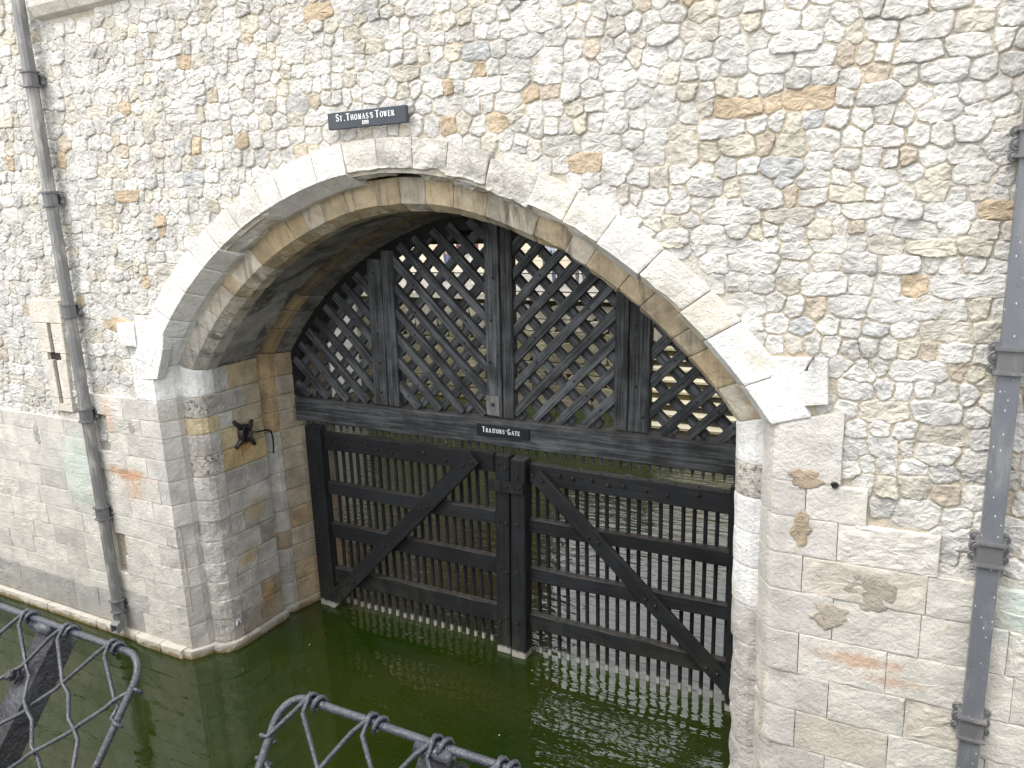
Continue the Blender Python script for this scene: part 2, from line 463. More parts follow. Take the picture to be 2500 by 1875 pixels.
def sweep_block(name, prof, side, q0, q1, mat, parent, tint, amp=0.006, freq=6.0, back=0.16, step=0.05, gap=0.004, erode=0.0, dz=0.0, proud=0.0, roundoff=0.012):
    P = densify(prof)
    n = len(P)
    N = []
    for i in range(n):
        a, b = P[max(i - 1, 0)], P[min(i + 1, n - 1)]
        t = (b[0] - a[0], b[1] - a[1])
        L = math.hypot(*t) or 1
        N.append((t[1] / L, -t[0] / L))
    x0, z0 = path_pt(side, P[n // 2][0], q0)
    x1, z1 = path_pt(side, P[n // 2][0], q1)
    xm, zm = path_pt(side, P[n // 2][0], (q0 + q1) / 2)
    L = math.hypot(xm - x0, zm - z0) + math.hypot(x1 - xm, z1 - zm)
    e = gap / L * (q1 - q0)
    bv = 0.014 / L * (q1 - q0)
    ns = max(2, int(L / step))
    qs = [(q0 + e, -roundoff), (q0 + e + bv * 0.5, -roundoff * 0.35), (q0 + e + bv * 1.3, 0)]
    qs += [(q0 + (q1 - q0) * k / ns, 0) for k in range(1, ns)]
    qs = [z for z in qs[:3]] + [z for z in qs[3:] if q0 + e + bv * 2 < z[0] < q1 - e - bv * 2]
    qs += [(q1 - e - bv * 1.3, 0), (q1 - e - bv * 0.5, -roundoff * 0.35), (q1 - e, -roundoff)]
    v, f = [], []
    sd = random.random() * 40
    m = n + 2
    for (q, rd) in qs:
        for i, (s, y) in enumerate(P):
            x, z = path_pt(side, s, q)
            p = Vector((x, y, z))
            d = rd + proud + amp * (noise.noise(p * freq + Vector((sd, 0, 0))) + 0.6 * noise.noise(p * freq * 2.7 + Vector((0, sd, 0))))
            if erode:
                er = noise.noise(p * 3.1 + Vector((sd, 3, 0))) * 0.6 + noise.noise(p * 8.0) * 0.4
                edge = min(1.0, max(0.0, (i / (n - 1) - 0.30) * 4.0))
                d -= edge * (erode * max(0.0, er + 0.35) + erode * 0.25 * abs(noise.noise(p * 19.0)))
            s2, y2 = s + N[i][0] * d, y + N[i][1] * d
            x, z = path_pt(side, s2, q)
            v.append((x, y2, z + dz))
        for e in (-1, 0):
            x, z = path_pt(side, P[e][0] - N[e][0] * back, q)
            v.append((x, P[e][1] - N[e][1] * back, z + dz))
    for j in range(len(qs) - 1):
        for i in range(m):
            i2 = (i + 1) % m
            f.append((j * m + i, j * m + i2, (j + 1) * m + i2, (j + 1) * m + i))
    f.append(tuple(range(m)))
    f.append(tuple((len(qs) - 1) * m + i for i in range(m - 1, -1, -1)))
    return mobj(name, v, f, mat, parent, smooth=False, tint=tint, fix=True)

# ------------------------------------------------------------------ stones laid in the wall plane
def chaikin(p, r=0.22):
    out = []
    n = len(p)
    for i in range(n):
        a, b = p[i], p[(i + 1) % n]
        out.append((a[0] + (b[0] - a[0]) * r, a[1] + (b[1] - a[1]) * r))
        out.append((b[0] - (b[0] - a[0]) * r, b[1] - (b[1] - a[1]) * r))
    return out
def resample(p, n):
    d = [0.0]
    for i in range(len(p)):
        a, b = p[i], p[(i + 1) % len(p)]
        d.append(d[-1] + math.hypot(b[0] - a[0], b[1] - a[1]))
    out = []
    j = 0
    for k in range(n):
        t = d[-1] * k / n
        while d[j + 1] < t:
            j += 1
        a, b = p[j], p[(j + 1) % len(p)]
        g = (t - d[j]) / ((d[j + 1] - d[j]) or 1)
        out.append((a[0] + (b[0] - a[0]) * g, a[1] + (b[1] - a[1]) * g))
    return out
def area(p):
    return 0.5 * sum(p[i][0] * p[(i + 1) % len(p)][1] - p[(i + 1) % len(p)][0] * p[i][1] for i in range(len(p)))
def inside(p, x, z):
    c = False
    n = len(p)
    for i in range(n):
        x1, z1 = p[i]
        x2, z2 = p[(i + 1) % n]
        if (z1 > z) != (z2 > z) and x < (x2 - x1) * (z - z1) / (z2 - z1) + x1:
            c = not c
    return c
def clip_half(p, ax, az, c):
    """keep ax*x+az*z <= c"""
    out = []
    n = len(p)
    for i in range(n):
        a, b = p[i], p[(i + 1) % n]
        da, db = ax * a[0] + az * a[1] - c, ax * b[0] + az * b[1] - c
        if da <= 0:
            out.append(a)
        if (da < 0) != (db < 0) and da != db:
            t = da / (da - db)
            out.append((a[0] + (b[0] - a[0]) * t, a[1] + (b[1] - a[1]) * t))
    return out
def hull(pts):
    pts = sorted(set(pts))
    def half(ps):
        h = []
        for p in ps:
            while len(h) >= 2 and (h[-1][0] - h[-2][0]) * (p[1] - h[-2][1]) - (h[-1][1] - h[-2][1]) * (p[0] - h[-2][0]) <= 0:
                h.pop()
            h.append(p)
        return h[:-1]
    return half(pts) + half(pts[::-1])

def slab_stone(poly, y0, H, rings, amp, freq, tilt=0.0, chip=0.0, ridge=0.0):
    """a stone with outline poly on the plane y0, swelling H towards -y.  rings: (inset, share of H)"""
    n = len(poly)
    cx = sum(p[0] for p in poly) / n
    cz = sum(p[1] for p in poly) / n
    wx = max(p[0] for p in poly) - min(p[0] for p in poly)
    wz = max(p[1] for p in poly) - min(p[1] for p in poly)
    sd = Vector((random.random() * 50, random.random() * 50, random.random() * 50))
    tx, tz = (random.uniform(-tilt, tilt) for _ in range(2))
    v, f = [], []
    mn = min(wx, wz)
    for j, (d, h) in enumerate(rings):
        if d < 0:
            sx = sz = 1.0 - d
        else:
            dd = d * mn
            sx, sz = max(0.05, 1 - 2 * dd / wx), max(0.05, 1 - 2 * dd / wz)
        for k, p in enumerate(poly):
            x, z = cx + (p[0] - cx) * sx, cz + (p[1] - cz) * sz
            y = H * h
            if j > 1:
                q = Vector((x, 0, z)) * freq + sd
                y += amp * (noise.noise(q) + 0.6 * noise.noise(q * 2.3) + 0.4 * noise.noise(q * 4.9)) + tx * (x - cx) / wx * 2 * H + tz * (z - cz) / wz * 2 * H
            if ridge and j > 0:
                q = Vector((x, 3.0, z)) * 21.0 + sd
                y += ridge * (0.5 - abs(noise.noise(q)) * 2.2) + ridge * 0.5 * noise.noise(q * 2.7)
            if chip and j in (1, 2):
                y -= chip * max(0, noise.noise(Vector((x, 0, z)) * 9 + sd))
            v.append((x, y0 - y, z))
    q = Vector((cx, 0, cz)) * freq + sd
    v.append((cx, y0 - H * rings[-1][1] - amp * noise.noise(q), cz))
    c = len(v) - 1
    for j in range(len(rings) - 1):
        for k in range(n):
            k2 = (k + 1) % n
            f.append((j * n + k, j * n + k2, (j + 1) * n + k2, (j + 1) * n + k))
    j = len(rings) - 1
    for k in range(n):
        f.append((j * n + k, j * n + (k + 1) % n, c))
    return v, f

RUB_RINGS = [(-0.03, -1.0), (0.0, 0.05), (0.018, 0.50), (0.045, 0.82), (0.10, 0.97), (0.20, 1.0), (0.34, 1.0)]
ASH_RINGS = [(-0.001, -0.6), (0.0, 0.90), (0.010, 0.985), (0.05, 1.0), (0.10, 1.0), (0.17, 1.0), (0.25, 1.0), (0.33, 1.0), (0.42, 1.0)]

# --- regions of the facade
ASH_L = [(-14.5, -1), (-6.55, -1), (-6.55, 3.12), (-7.34, 3.10), (-7.80, 2.88), (-8.14, 2.84), (-8.20, 2.55), (-8.66, 2.55), (-9.7, 2.51), (-14.5, 2.50)]
ASH_R = [(-0.95, -1), (4.0, -1), (4.0, 2.30), (0.56, 2.42), (0.30, 2.56), (0.08, 2.66), (-0.09, 2.80), (-0.235, 2.96), (-0.24, 3.36), (-0.64, 3.37), (-0.9, 3.30)]
BLK_L1 = [(-7.18, 3.42), (-6.95, 3.41), (-6.93, 3.65), (-7.19, 3.64), (-7.205, 3.58)]
BLK_L2 = [(-6.925, 3.08), (-6.70, 3.10), (-6.55, 3.40), (-6.50, 3.62), (-6.60, 3.73), (-6.915, 3.725)]
BLK_R1 = [(-0.66, 3.36), (-0.505, 3.385), (-0.52, 3.665), (-0.93, 3.655), (-0.90, 3.58)]
SLIT = [(-8.67, 3.84), (-8.13, 3.85), (-8.15, 3.3), (-8.19, 2.63), (-8.53, 2.62), (-8.54, 3.2), (-8.60, 3.585), (-8.66, 3.6)]
STRING = [(-7.72, 6.53), (-6.45, 6.53), (-6.45, 7.3), (-7.72, 7.3)]

def in_ring(x, z):
    u = abs(x - MX)
    if z < spring_z(0) - 0.1:
        return u < HW + 0.14
    return math.hypot(u + 0.35, z - 1.0) < RF + 0.20 and u < HW + 0.28
def rubble_here(x, z):
    if in_ring(x, z):
        return False
    for p in [SLIT, STRING] + LAID:
        if inside(p, x, z):
            return False
    return True

# brown and blue-grey stones that catch the eye in the photograph (pixel -> point on the wall plane)
Mi = (_r, _d, _f)
def at(u, v, Y=0.0):
    k = 2500.0 / 2212.0
    d = _r * ((u * k - 1250) / 1900) + _d * ((v * k - 937.5) / 1900) + _f
    t = (Y + 5.0) / d.y
    return d.x * t, CAMZ + d.z * t
BROWN = [at(*p) for p in ((1640, 203), (1735, 200), (1585, 240), (1660, 237), (1778, 235), (1047, 158), (975, 200), (1132, 192), (970, 265), (1062, 256), (675, 313),
                          (225, 420), (255, 430), (355, 500), (520, 300), (262, 225), (400, 132), (1962, 635), (1280, 356), (660, 45), (20, 355), (270, 260), (2115, 462), (430, 313),
                          (1480, 12), (345, 475), (175, 1060 - 400), (305, 605), (95, 685), (240, 700), (130, 345))]
BLUE = [at(*p) for p in ((992, 122), (1026, 123), (1131, 327), (1712, 704), (1688, 378), (415, 395), (388, 325), (1770, 260))]
def pick_tint(x, z, rnd):
    r = rnd.random()
    warm = max(0.0, min(1.0, (x + 8) / 9))
    if r < 0.70:
        b = rnd.uniform(0.58, 0.70)
        return (b, b * 0.988, b * rnd.uniform(0.925, 0.955))
    if r < 0.82 + 0.05 * warm:
        b = rnd.uniform(0.54, 0.63)
        return (b, b * 0.958, b * rnd.uniform(0.80, 0.87))
    if r < 0.975:
        b = rnd.uniform(0.53, 0.60)
        return (b, b * 0.985, b * 0.94)
    if r < 0.996:
        b = rnd.uniform(0.50, 0.57)
        return (b, b * 0.88, b * 0.73)
    return (0.51, 0.517, 0.515)

def build_rubble(tower):
    rnd = random.Random(11)
    subs, owner = [], []
    nst = 0
    ZT = 8.1
    row = 0
    for (X0, X1, sc, wk) in ((-13.6, -6.9, 0.90, 1.06), (-6.9, -2.6, 0.80, 1.0), (-2.6, 3.4, 0.83, 1.08)):
        z = 2.2
        while z < ZT:
            h = sc * rnd.choice((0.095, 0.115, 0.125, 0.14, 0.15, 0.165, 0.19))
            x = X0 + rnd.uniform(-0.15, 0.15)
            while x < X1:
                wd = min(0.40, max(0.075, rnd.lognormvariate(math.log(0.168), 0.38) * sc * wk))
                cx = x + wd / 2
                wave = 0.06 * noise.noise(Vector((cx * 0.55, z * 0.9, 1.3))) + 0.03 * noise.noise(Vector((cx * 2.1, row * 1.7, 8.0)))
                cz = z + h / 2 + wave + rnd.uniform(-0.02, 0.02)
                if rnd.random() < 0.06 and wd > 0.15:                 # two thin stones on top of each other
                    parts = [(cx, cz - h * 0.28, wd, h * 0.5), (cx + rnd.uniform(-.03, .03), cz + h * 0.28, wd * 0.9, h * 0.5)]
                else:
                    parts = [(cx, cz, wd, h)]
                for (a, b, ww, hh) in parts:
                    ns = max(1, int(round(ww / hh * 0.95)))
                    sl = rnd.uniform(-0.25, 0.25)
                    for i in range(ns):
                        t = (i + 0.5) / ns - 0.5
                        subs.append((a + t * ww, b + t * ww * sl * 0.5 + rnd.uniform(-0.008, 0.008)))
                        owner.append(nst)
                    nst += 1
                x += wd
            z += h
            row += 1
    grid = {}
    for i, (x, z) in enumerate(subs):
        grid.setdefault((int(x // 0.35), int(z // 0.35)), []).append(i)
    cells = {}
    gapx = 0.0042
    for i, (x, z) in enumerate(subs):
        p = [(x - 0.32, z - 0.3), (x + 0.32, z - 0.3), (x + 0.32, z + 0.3), (x - 0.32, z + 0.3)]
        gx, gz = int(x // 0.35), int(z // 0.35)
        near = []
        for a in (-1, 0, 1):
            for b in (-1, 0, 1):
                near += grid.get((gx + a, gz + b), ())
        near = sorted((j for j in near if j != i), key=lambda j: (subs[j][0] - x) ** 2 + (subs[j][1] - z) ** 2)[:22]
        for j in near:
            dx, dz = subs[j][0] - x, subs[j][1] - z
            L = math.hypot(dx, dz)
            if L < 1e-6:
                continue
            g = 0.0 if owner[j] == owner[i] else gapx
            p = clip_half(p, dx / L, dz / L, (dx * (x + dx / 2) + dz * (z + dz / 2)) / L - g)
            if len(p) < 3:
                break
        if len(p) >= 3:
            cells.setdefault(owner[i], []).extend(p)
    stones = []
    for k in sorted(cells):
        p = hull([(round(a, 4), round(b, 4)) for a, b in cells[k]])
        if len(p) < 3 or area(p) < 0.003:
            continue
        cx = sum(q[0] for q in p) / len(p)
        cz = sum(q[1] for q in p) / len(p)
        if not rubble_here(cx, cz):
            continue
        shown = 0
        dd = Vector((cx, 5.0, cz - CAMZ))
        dep = dd.dot(_f)
        u = 1250 + 1900 * dd.dot(_r) / dep
        vv = 937.5 + 1900 * dd.dot(_d) / dep
        size = area(p) / dep ** 2 if (0 < u < 2500 and 0 < vv < 1875) else 0
        stones.append((size, p, cx, cz))
    stones.sort(key=lambda s: -s[0])
    V, F, T = [], [], []
    for i, (size, p, cx, cz) in enumerate(stones):
        pp = resample(chaikin(chaikin(p, 0.09), 0.20), 34 if size else 12)
        # ragged outline
        sd = rnd.random() * 60
        pp = [(a + 0.009 * noise.noise(Vector((a * 13, b * 13, sd))) + 0.008 * noise.noise(Vector((a * 46, b * 46, sd))), b + 0.009 * noise.noise(Vector((a * 13, b * 13, sd + 9))) + 0.008 * noise.noise(Vector((a * 46, b * 46, sd + 5)))) for a, b in pp]
        H = rnd.uniform(0.006, 0.014) if rnd.random() < 0.8 else rnd.uniform(0.014, 0.024)
        v, f = slab_stone(pp, 0.015, H, RUB_RINGS, 0.0085, 12.0, 0.32, 0.004, 0.0052)
        t = pick_tint(cx, cz, rnd)
        for q in BROWN:
            if inside(p, *q):
                b = rnd.uniform(0.92, 1.1)
                b = rnd.uniform(0.92, 1.16)
                t = (0.52 * b, 0.425 * b, 0.31 * b)
        for q in BLUE:
            if inside(p, *q):
                t = (0.50, 0.512, 0.513)
        if i < 300:
            mobj('rubble_stone', v, f, M['rubble'], tower, False, t)
        else:
            k = len(V)
            V += v
            F += [tuple(a + k for a in q) for q in f]
            T += [t] * len(v)
    mobj('rubble_stones', V, F, M['rubble'], tower, False, T, kind='stuff')

def keep_corners(p, step=0.05):
    out = []
    for i in range(len(p)):
        a, b = p[i], p[(i + 1) % len(p)]
        n = max(1, int(math.hypot(b[0] - a[0], b[1] - a[1]) / step))
        for k in range(n):
            out.append((a[0] + (b[0] - a[0]) * k / n, a[1] + (b[1] - a[1]) * k / n))
    return out

LAID = []
def block(tower, poly, H, tint, mat, name='ashlar_block', amp=0.004, y0=0.02, chip=0.006, n=30, rnd=random):
    LAID.append(poly)
    sd = random.random() * 60
    p = [(a + 0.0016 * noise.noise(Vector((a * 17, c * 17, sd))), c + 0.0016 * noise.noise(Vector((a * 17, c * 17, sd + 7)))) for a, c in keep_corners(poly)]
    v, f = slab_stone(p, y0, H, ASH_RINGS, amp * random.choice((0.6, 0.8, 1.0, 1.0, 2.2)), random.choice((4.0, 7.0, 9.0)), 0.04, chip)
    return mobj(name, v, f, mat, tower, False, tint)

def courses(tower, region, zs, x0, x1, wr, rnd, tintf, mat, Hf, amp, slope=0.0, stop=None):
    for ci, (a, b) in enumerate(zip(zs[:-1], zs[1:])):
        lim = stop[1][ci] if isinstance(stop[1], list) else stop[1]
        d = -stop[0]                       # +1 lays to the right, -1 to the left
        x = lim
        while (x < x1) if d > 0 else (x > x0):
            wd = rnd.uniform(*wr)
            g = 0.0009
            j = lambda: rnd.uniform(-0.003, 0.003)
            xa, xb = (x, x + wd) if d > 0 else (x - wd, x)
            x += d * wd
            poly = [(xa + g, a + g + j()), (xb - g, a + g + j()), (xb - g, b - g + j()), (xa + g, b - g + j())]
            cx = (xa + xb) / 2
            cz = (a + b) / 2
            if not inside(region, cx, cz) or not inside(region, cx + d * 0.3 * wd, cz):
                continue
            block(tower, poly, Hf(cx, cz), tintf(cx, cz), mat, amp=amp)

JZ = [-0.55, 0.09, 0.36, 0.58, 0.80, 1.02, 1.27, 1.50, 1.74, 2.00, 2.23, 2.46, 2.64, 2.86, 3.13]
JZR = [-0.55, 0.10, 0.42, 0.66, 0.93, 1.22, 1.50, 1.80, 2.10, 2.36, 2.62, 2.86, 3.12, 3.37]
def build_tower():
    T = empty('stone_tower', (MX, 0, 0), 'pale ragstone tower wall with a pointed water gate arch', 'tower')
    rnd = random.Random(3)
    # mortar core, notched by the arch
    out = [(-15.0, -1.5), (-15.0, 9.5), (4.5, 9.5), (4.5, -1.5)]
    notch = []
    for q in [1 - k / 18 for k in range(19)]:
        notch.append(path_pt(1, 0.02, q))
    notch.append((MX + HW - 0.02, -1.5))
    left = [(MX - HW + 0.02, -1.5)] + [path_pt(-1, 0.02, k / 18) for k in range(18)]
    ring = out + notch[::-1] + left[::-1]
    ring = [(-15.0, -1.5)] + left + notch + [(4.5, -1.5), (4.5, 8.2), (-15.0, 8.2)]
    bm = bmesh.new()
    vs = [bm.verts.new((x, 0.0165, z)) for x, z in ring]
    fc = bm.faces.new(vs)
    ex = bmesh.ops.extrude_face_region(bm, geom=[fc])
    for e in ex['geom']:
        if isinstance(e, bmesh.types.BMVert):
            e.co.y = 2.25
    bmesh.ops.triangulate(bm, faces=bm.faces[:])
    bmesh.ops.recalc_face_normals(bm, faces=bm.faces)
    me = bpy.data.meshes.new('mortar_core')
    bm.to_mesh(me)
    bm.free()
    me.materials.append(M['mortar'])
    put(bpy.data.objects.new('mortar_core', me), None, T)
    # rear of the tower above the basin
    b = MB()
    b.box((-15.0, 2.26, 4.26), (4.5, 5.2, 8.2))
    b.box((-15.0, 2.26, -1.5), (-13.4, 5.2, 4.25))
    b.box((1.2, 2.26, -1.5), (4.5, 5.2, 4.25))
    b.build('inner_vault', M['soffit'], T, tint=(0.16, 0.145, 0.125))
    # ---------------- ashlar below
    def tl(x, z):
        b = rnd.uniform(0.58, 0.66)
        c = (b, b * 0.965, b * 0.89)
        if z < 0.55 and x < -7.6:
            b = rnd.uniform(0.36, 0.45)
            c = (b, b * 0.98, b * 0.93)
        if rnd.random() < 0.12:
            c = tuple(q * 0.86 for q in c)
        return c
    zl = [0.11, 0.50, 0.72, 0.95, 1.18, 1.42, 1.66, 1.90, 2.13, 2.34, 2.53]
    AH = lambda x, z: 0.048 + rnd.uniform(0, 0.005)
    courses(T, [(-14.5, -1), (-7.86, -1), (-7.86, 2.55), (-9.7, 2.54), (-14.5, 2.54)], zl, -13.9, -7.86, (0.36, 0.74), rnd, tl, M['ashlar'], AH, 0.003, stop=(1, -7.845))
    qL = [MX - HW - (0.15 if k % 2 else 0.30) - 0.003 for k in range(len(JZ) - 2)]
    courses(T, [(-7.9, -1), (-6.5, -1), (-6.5, 3.2), (-7.36, 3.2), (-7.36, 2.95), (-7.9, 2.88)], JZ[1:], -7.84, -6.9, (0.30, 0.56), rnd, tl, M['ashlar'],
            lambda x, z: 0.048 + rnd.uniform(0, 0.005), 0.004, stop=(1, qL))
    def tr(x, z):
        b = rnd.uniform(0.60, 0.68)
        c = (b, b * 0.968, b * 0.895)
        if rnd.random() < 0.12:
            c = (b * 0.95, b * 0.89, b * 0.79)
        return c
    qR = [MX + HW + (0.22 if k % 2 else 0.42) + 0.003 for k in range(len(JZR) - 2)]
    courses(T, ASH_R, JZR[1:], -0.9, 3.6, (0.34, 0.72), rnd, tr, M['ashlar'], lambda x, z: 0.048 + rnd.uniform(0, 0.005), 0.005, stop=(-1, qR))
    # weathered white plinth at the water, left and right
    for (xa, xb, yy) in ((-13.6, -10.6, 0), (-10.59, -9.3, 0), (-9.29, -8.35, 0), (-8.34, -7.62, 0), (-7.61, -7.2, -0.03), (-7.19, -6.85, -0.03), (-0.72, 0.5, 0), (0.51, 1.8, 0)):
        zt = 0.10
        v, f = slab_stone(keep_corners([(xa, -0.7), (xb, -0.7), (xb, zt), (xa, zt)]), 0.02 + yy, 0.10, ASH_RINGS, 0.006, 8.0, 0.0, 0.03)
        mobj('plinth_block', v, f, M['ashlar'], T, False, (0.60, 0.57, 0.52))
    # white repair blocks at the springings
    for p, n in ((BLK_L1, 26), (BLK_L2, 34), (BLK_R1, 30)):
        block(T, p, 0.062, (0.80, 0.79, 0.77), M['voussoir'], 'repair_block', 0.001, n=n, chip=0.002)
    # string course, top left
    x = -7.72
    for wd in (0.55, 0.62, 0.5, 0.6):
        b = MB()
        pr = [(0.02, 6.53), (-0.05, 6.56), (-0.09, 6.64), (-0.09, 6.74), (-0.04, 6.86), (0.02, 6.9)]
        v = [(x + 0.004, y, z) for y, z in pr] + [(x + wd - 0.004, y, z) for y, z in pr]
        n = len(pr)
        f = [(i, i + 1, n + i + 1, n + i) for i in range(n - 1)] + [tuple(range(n)), tuple(range(2 * n - 1, n - 1, -1)), (0, n, 2 * n - 1, n - 1)]
        b.add(v, f)
        b.build('string_course_block', M['voussoir'], T, tint=(0.60, 0.57, 0.53), fix=True)
        x += wd
    # arrow slit plate: stones round a cross-shaped slot
    tint = (0.66, 0.62, 0.55)
    plates = ([(-8.67, 3.60), (-8.12, 3.60), (-8.12, 3.85), (-8.67, 3.84)],
              [(-8.61, 3.275), (-8.400, 3.275), (-8.395, 3.595), (-8.61, 3.595)], [(-8.330, 3.275), (-8.14, 3.275), (-8.13, 3.595), (-8.330, 3.595)],
              [(-8.555, 3.195), (-8.47, 3.195), (-8.47, 3.27), (-8.57, 3.27)], [(-8.235, 3.195), (-8.15, 3.195), (-8.14, 3.27), (-8.235, 3.27)],
              [(-8.54, 2.77), (-8.398, 2.77), (-8.398, 3.19), (-8.545, 3.19)], [(-8.328, 2.77), (-8.18, 2.77), (-8.155, 3.19), (-8.328, 3.19)],
              [(-8.53, 2.62), (-8.19, 2.62), (-8.18, 2.70), (-8.53, 2.70)], [(-8.535, 2.704), (-8.40, 2.704), (-8.40, 2.766), (-8.54, 2.766)], [(-8.33, 2.704), (-8.18, 2.704), (-8.18, 2.766), (-8.33, 2.766)])
    for p in plates:
        v, f = slab_stone(keep_corners(p), 0.02, 0.052, [(-0.0005, -0.5), (0.0, 0.93), (0.02, 1.0), (0.2, 1.0), (0.4, 1.0)], 0.0008, 6.0)
        mobj('slit_block', v, f, M['voussoir'], T, False, tint)
    b = MB()
    b.box((-8.48, 0.004, 2.70), (-8.23, 0.016, 3.62))
    b.build('slit_back', M['dark_void'], T)
    # ---------------- arch rings
    def cuts(a, b2, n, jit):
        c = [a + (b2 - a) * k / n for k in range(n + 1)]
        return [c[0]] + [q + rnd.uniform(-jit, jit) for q in c[1:-1]] + [c[-1]]
    R1 = [(-0.235, 0.03), (-0.235, -0.045), (0.0, -0.045), (0.085, 0.13), (0.085, 0.22)]
    for side in (-1, 1):
        cs = cuts(0, 1, 11, 0.016)
        for i in range(11):
            t = cs[i]
            mid = (cs[i] + cs[i + 1]) / 2
            b = rnd.uniform(0.70, 0.80)
            tint = (b, b * 0.98, b * 0.94)
            if rnd.random() < 0.3:
                tint = (b * 0.97, b * 0.93, b * 0.82)
            er, mt = 0.0, 'voussoir'
            if side == -1 and (mid > 0.90 or 0.44 < mid < 0.62):
                er = 0.07 if mid > 0.9 else 0.045
            if side == 1 and mid > 0.48:
                er = 0.085 if mid > 0.6 else 0.05
            if side == 1 and 0.30 < mid < 0.40:
                er = 0.05
            if er:
                mt = 'worn' if er > 0.075 else 'voussoir'
                tint = (0.70, 0.68, 0.63)
            if i < 2:
                tint = (0.82, 0.82, 0.81)
            sweep_block('voussoir', R1, side, cs[i], cs[i + 1], M[mt], T, tint, amp=0.0022, erode=er, gap=0.0028, roundoff=0.006, step=0.03,
                        dz=-0.035 if (side == 1 and 0.62 < mid < 0.74) else 0.0, proud=rnd.uniform(-0.0015, 0.0015))
    R2 = [(0.05, 0.21), (0.25, 0.235), (0.312, 0.36), (0.315, 0.50)]
    R3 = [(0.316, 0.505), (0.316, 1.03), (0.245, 1.05)]
    R4 = [(0.24, 1.05), (0.24, 1.12), (0.31, 1.22), (0.32, 1.30)]
    R5 = [(0.322, 1.305), (0.40, 1.64), (0.40, 2.1)]
    for side in (-1, 1):
        cs = cuts(0, 1, 13, 0.02)
        for i in range(13):
            b = rnd.uniform(0.82, 1.08)
            c = rnd.choice(((0.54, 0.46, 0.34), (0.50, 0.40, 0.26), (0.58, 0.53, 0.44), (0.52, 0.43, 0.30)))
            if i < 3 and side == -1:
                c = (0.54, 0.51, 0.46)
            er = 0.0
            if side == 1 and 0.25 < cs[i] < 0.62:
                er = 0.05
            sweep_block('arch_stone', R2, side, cs[i], cs[i + 1], M['inner'], T, tuple(q * b for q in c), amp=0.007, erode=er, gap=0.0022, step=0.04, roundoff=0.005)
        cs = cuts(0, 1, 9, 0.03)
        for i in range(9):
            b = rnd.uniform(0.20, 0.29) * (1.4 if i < 3 else 1.0)  # shade inside the arch is put into this tint, along with soot
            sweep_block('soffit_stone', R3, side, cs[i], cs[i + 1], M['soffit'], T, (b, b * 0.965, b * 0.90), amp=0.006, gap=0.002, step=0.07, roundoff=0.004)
        cs = cuts(0, 1, 10, 0.02)
        for i in range(10):
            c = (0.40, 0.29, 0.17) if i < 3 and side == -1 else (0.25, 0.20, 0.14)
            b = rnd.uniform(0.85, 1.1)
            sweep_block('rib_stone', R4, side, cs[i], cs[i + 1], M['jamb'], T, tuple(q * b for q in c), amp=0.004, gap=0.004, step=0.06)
            b = rnd.uniform(0.14, 0.21)  # rear soffit tinted darker still: soot plus painted arch shade
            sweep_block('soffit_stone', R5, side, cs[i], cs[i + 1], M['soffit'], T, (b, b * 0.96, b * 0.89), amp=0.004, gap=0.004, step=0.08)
    # ---------------- jambs
    for side in (-1, 1):
        zs = JZ if side == -1 else JZR[:-2] + [3.13]
        for i in range(len(zs) - 1):
            a, b2 = zs[i], zs[i + 1]
            q0, q1 = q_of_z(a, 0.0), q_of_z(b2, 0.0)
            if i == len(zs) - 2:
                q1 = 0.0
            low = i == 0
            pr = 0.05 if low else 0.0
            zc = (a + b2) / 2
            def lt():
                b = rnd.uniform(0.52, 0.62)
                return (b, b * 0.965, b * 0.91)
            def rt(y):
                if zc > 2.0 and rnd.random() < 0.5:
                    return rnd.choice(((0.50, 0.41, 0.27), (0.48, 0.42, 0.32)))
                if 2.0 < zc < 2.5 and y < 1.0:
                    return rnd.choice(((0.54, 0.42, 0.23), (0.55, 0.46, 0.29)))
                if y > 1.25:
                    return rnd.choice(((0.42, 0.36, 0.28), (0.46, 0.40, 0.32), (0.44, 0.34, 0.22)))
                if rnd.random() < 0.16:
                    return rnd.choice(((0.34, 0.28, 0.20), (0.36, 0.32, 0.27)))
                b = rnd.uniform(0.45, 0.57)
                return (b, b * 0.965, b * 0.90)
            am = 0.008 if zc < 1.5 else 0.005
            # arris with its chamfer
            sA = (-0.30 if i % 2 else -0.15) if side == -1 else (-0.42 if i % 2 else -0.22)
            yf = -0.032
            if side == -1:
                A = [(sA, 0.06), (sA, yf), (0.0, yf), (0.085, 0.13), (0.085, 0.21)]
            else:
                A = [(sA, 0.06), (sA, yf), (-0.05, yf), (-0.012, -0.015), (0.02, 0.03), (0.06, 0.10), (0.085, 0.15), (0.085, 0.21)]
            at_ = (0.80, 0.80, 0.79) if zc > 2.75 and side == -1 else lt()
            sweep_block('jamb_block', A, side, q0, q1, M['ashlar'] if zc < 2.75 else M['voussoir'], T, at_, amp=am * 0.8, proud=pr, roundoff=0.003, gap=0.0012, erode=0.022 if zc < 1.6 and not low else 0.0)
            # worn roll moulding
            B = [(0.05, 0.205), (0.14, 0.19), (0.21, 0.212), (0.265, 0.255), (0.295, 0.31), (0.302, 0.38), (0.302, 0.44)]
            mt, tt = 'jamb', lt()
            if 2.64 < zc < 2.86 or 2.0 < zc < 2.3:
                mt, tt = 'spotted', (0.58, 0.55, 0.50)
            if 2.46 < zc < 2.64:
                tt = (0.57, 0.48, 0.31)
            if zc > 2.86:
                mt, tt = 'voussoir', (0.78, 0.78, 0.76)
            if side == 1 and zc < 2.5 and zc > 1.9:
                mt, tt = 'voussoir', (0.80, 0.80, 0.79)
            sweep_block('jamb_block', B, side, q0, q1, M[mt], T, tt, amp=am, proud=pr, roundoff=0.004, gap=0.0016, erode=0.030 if zc < 1.6 and not low else 0.0)
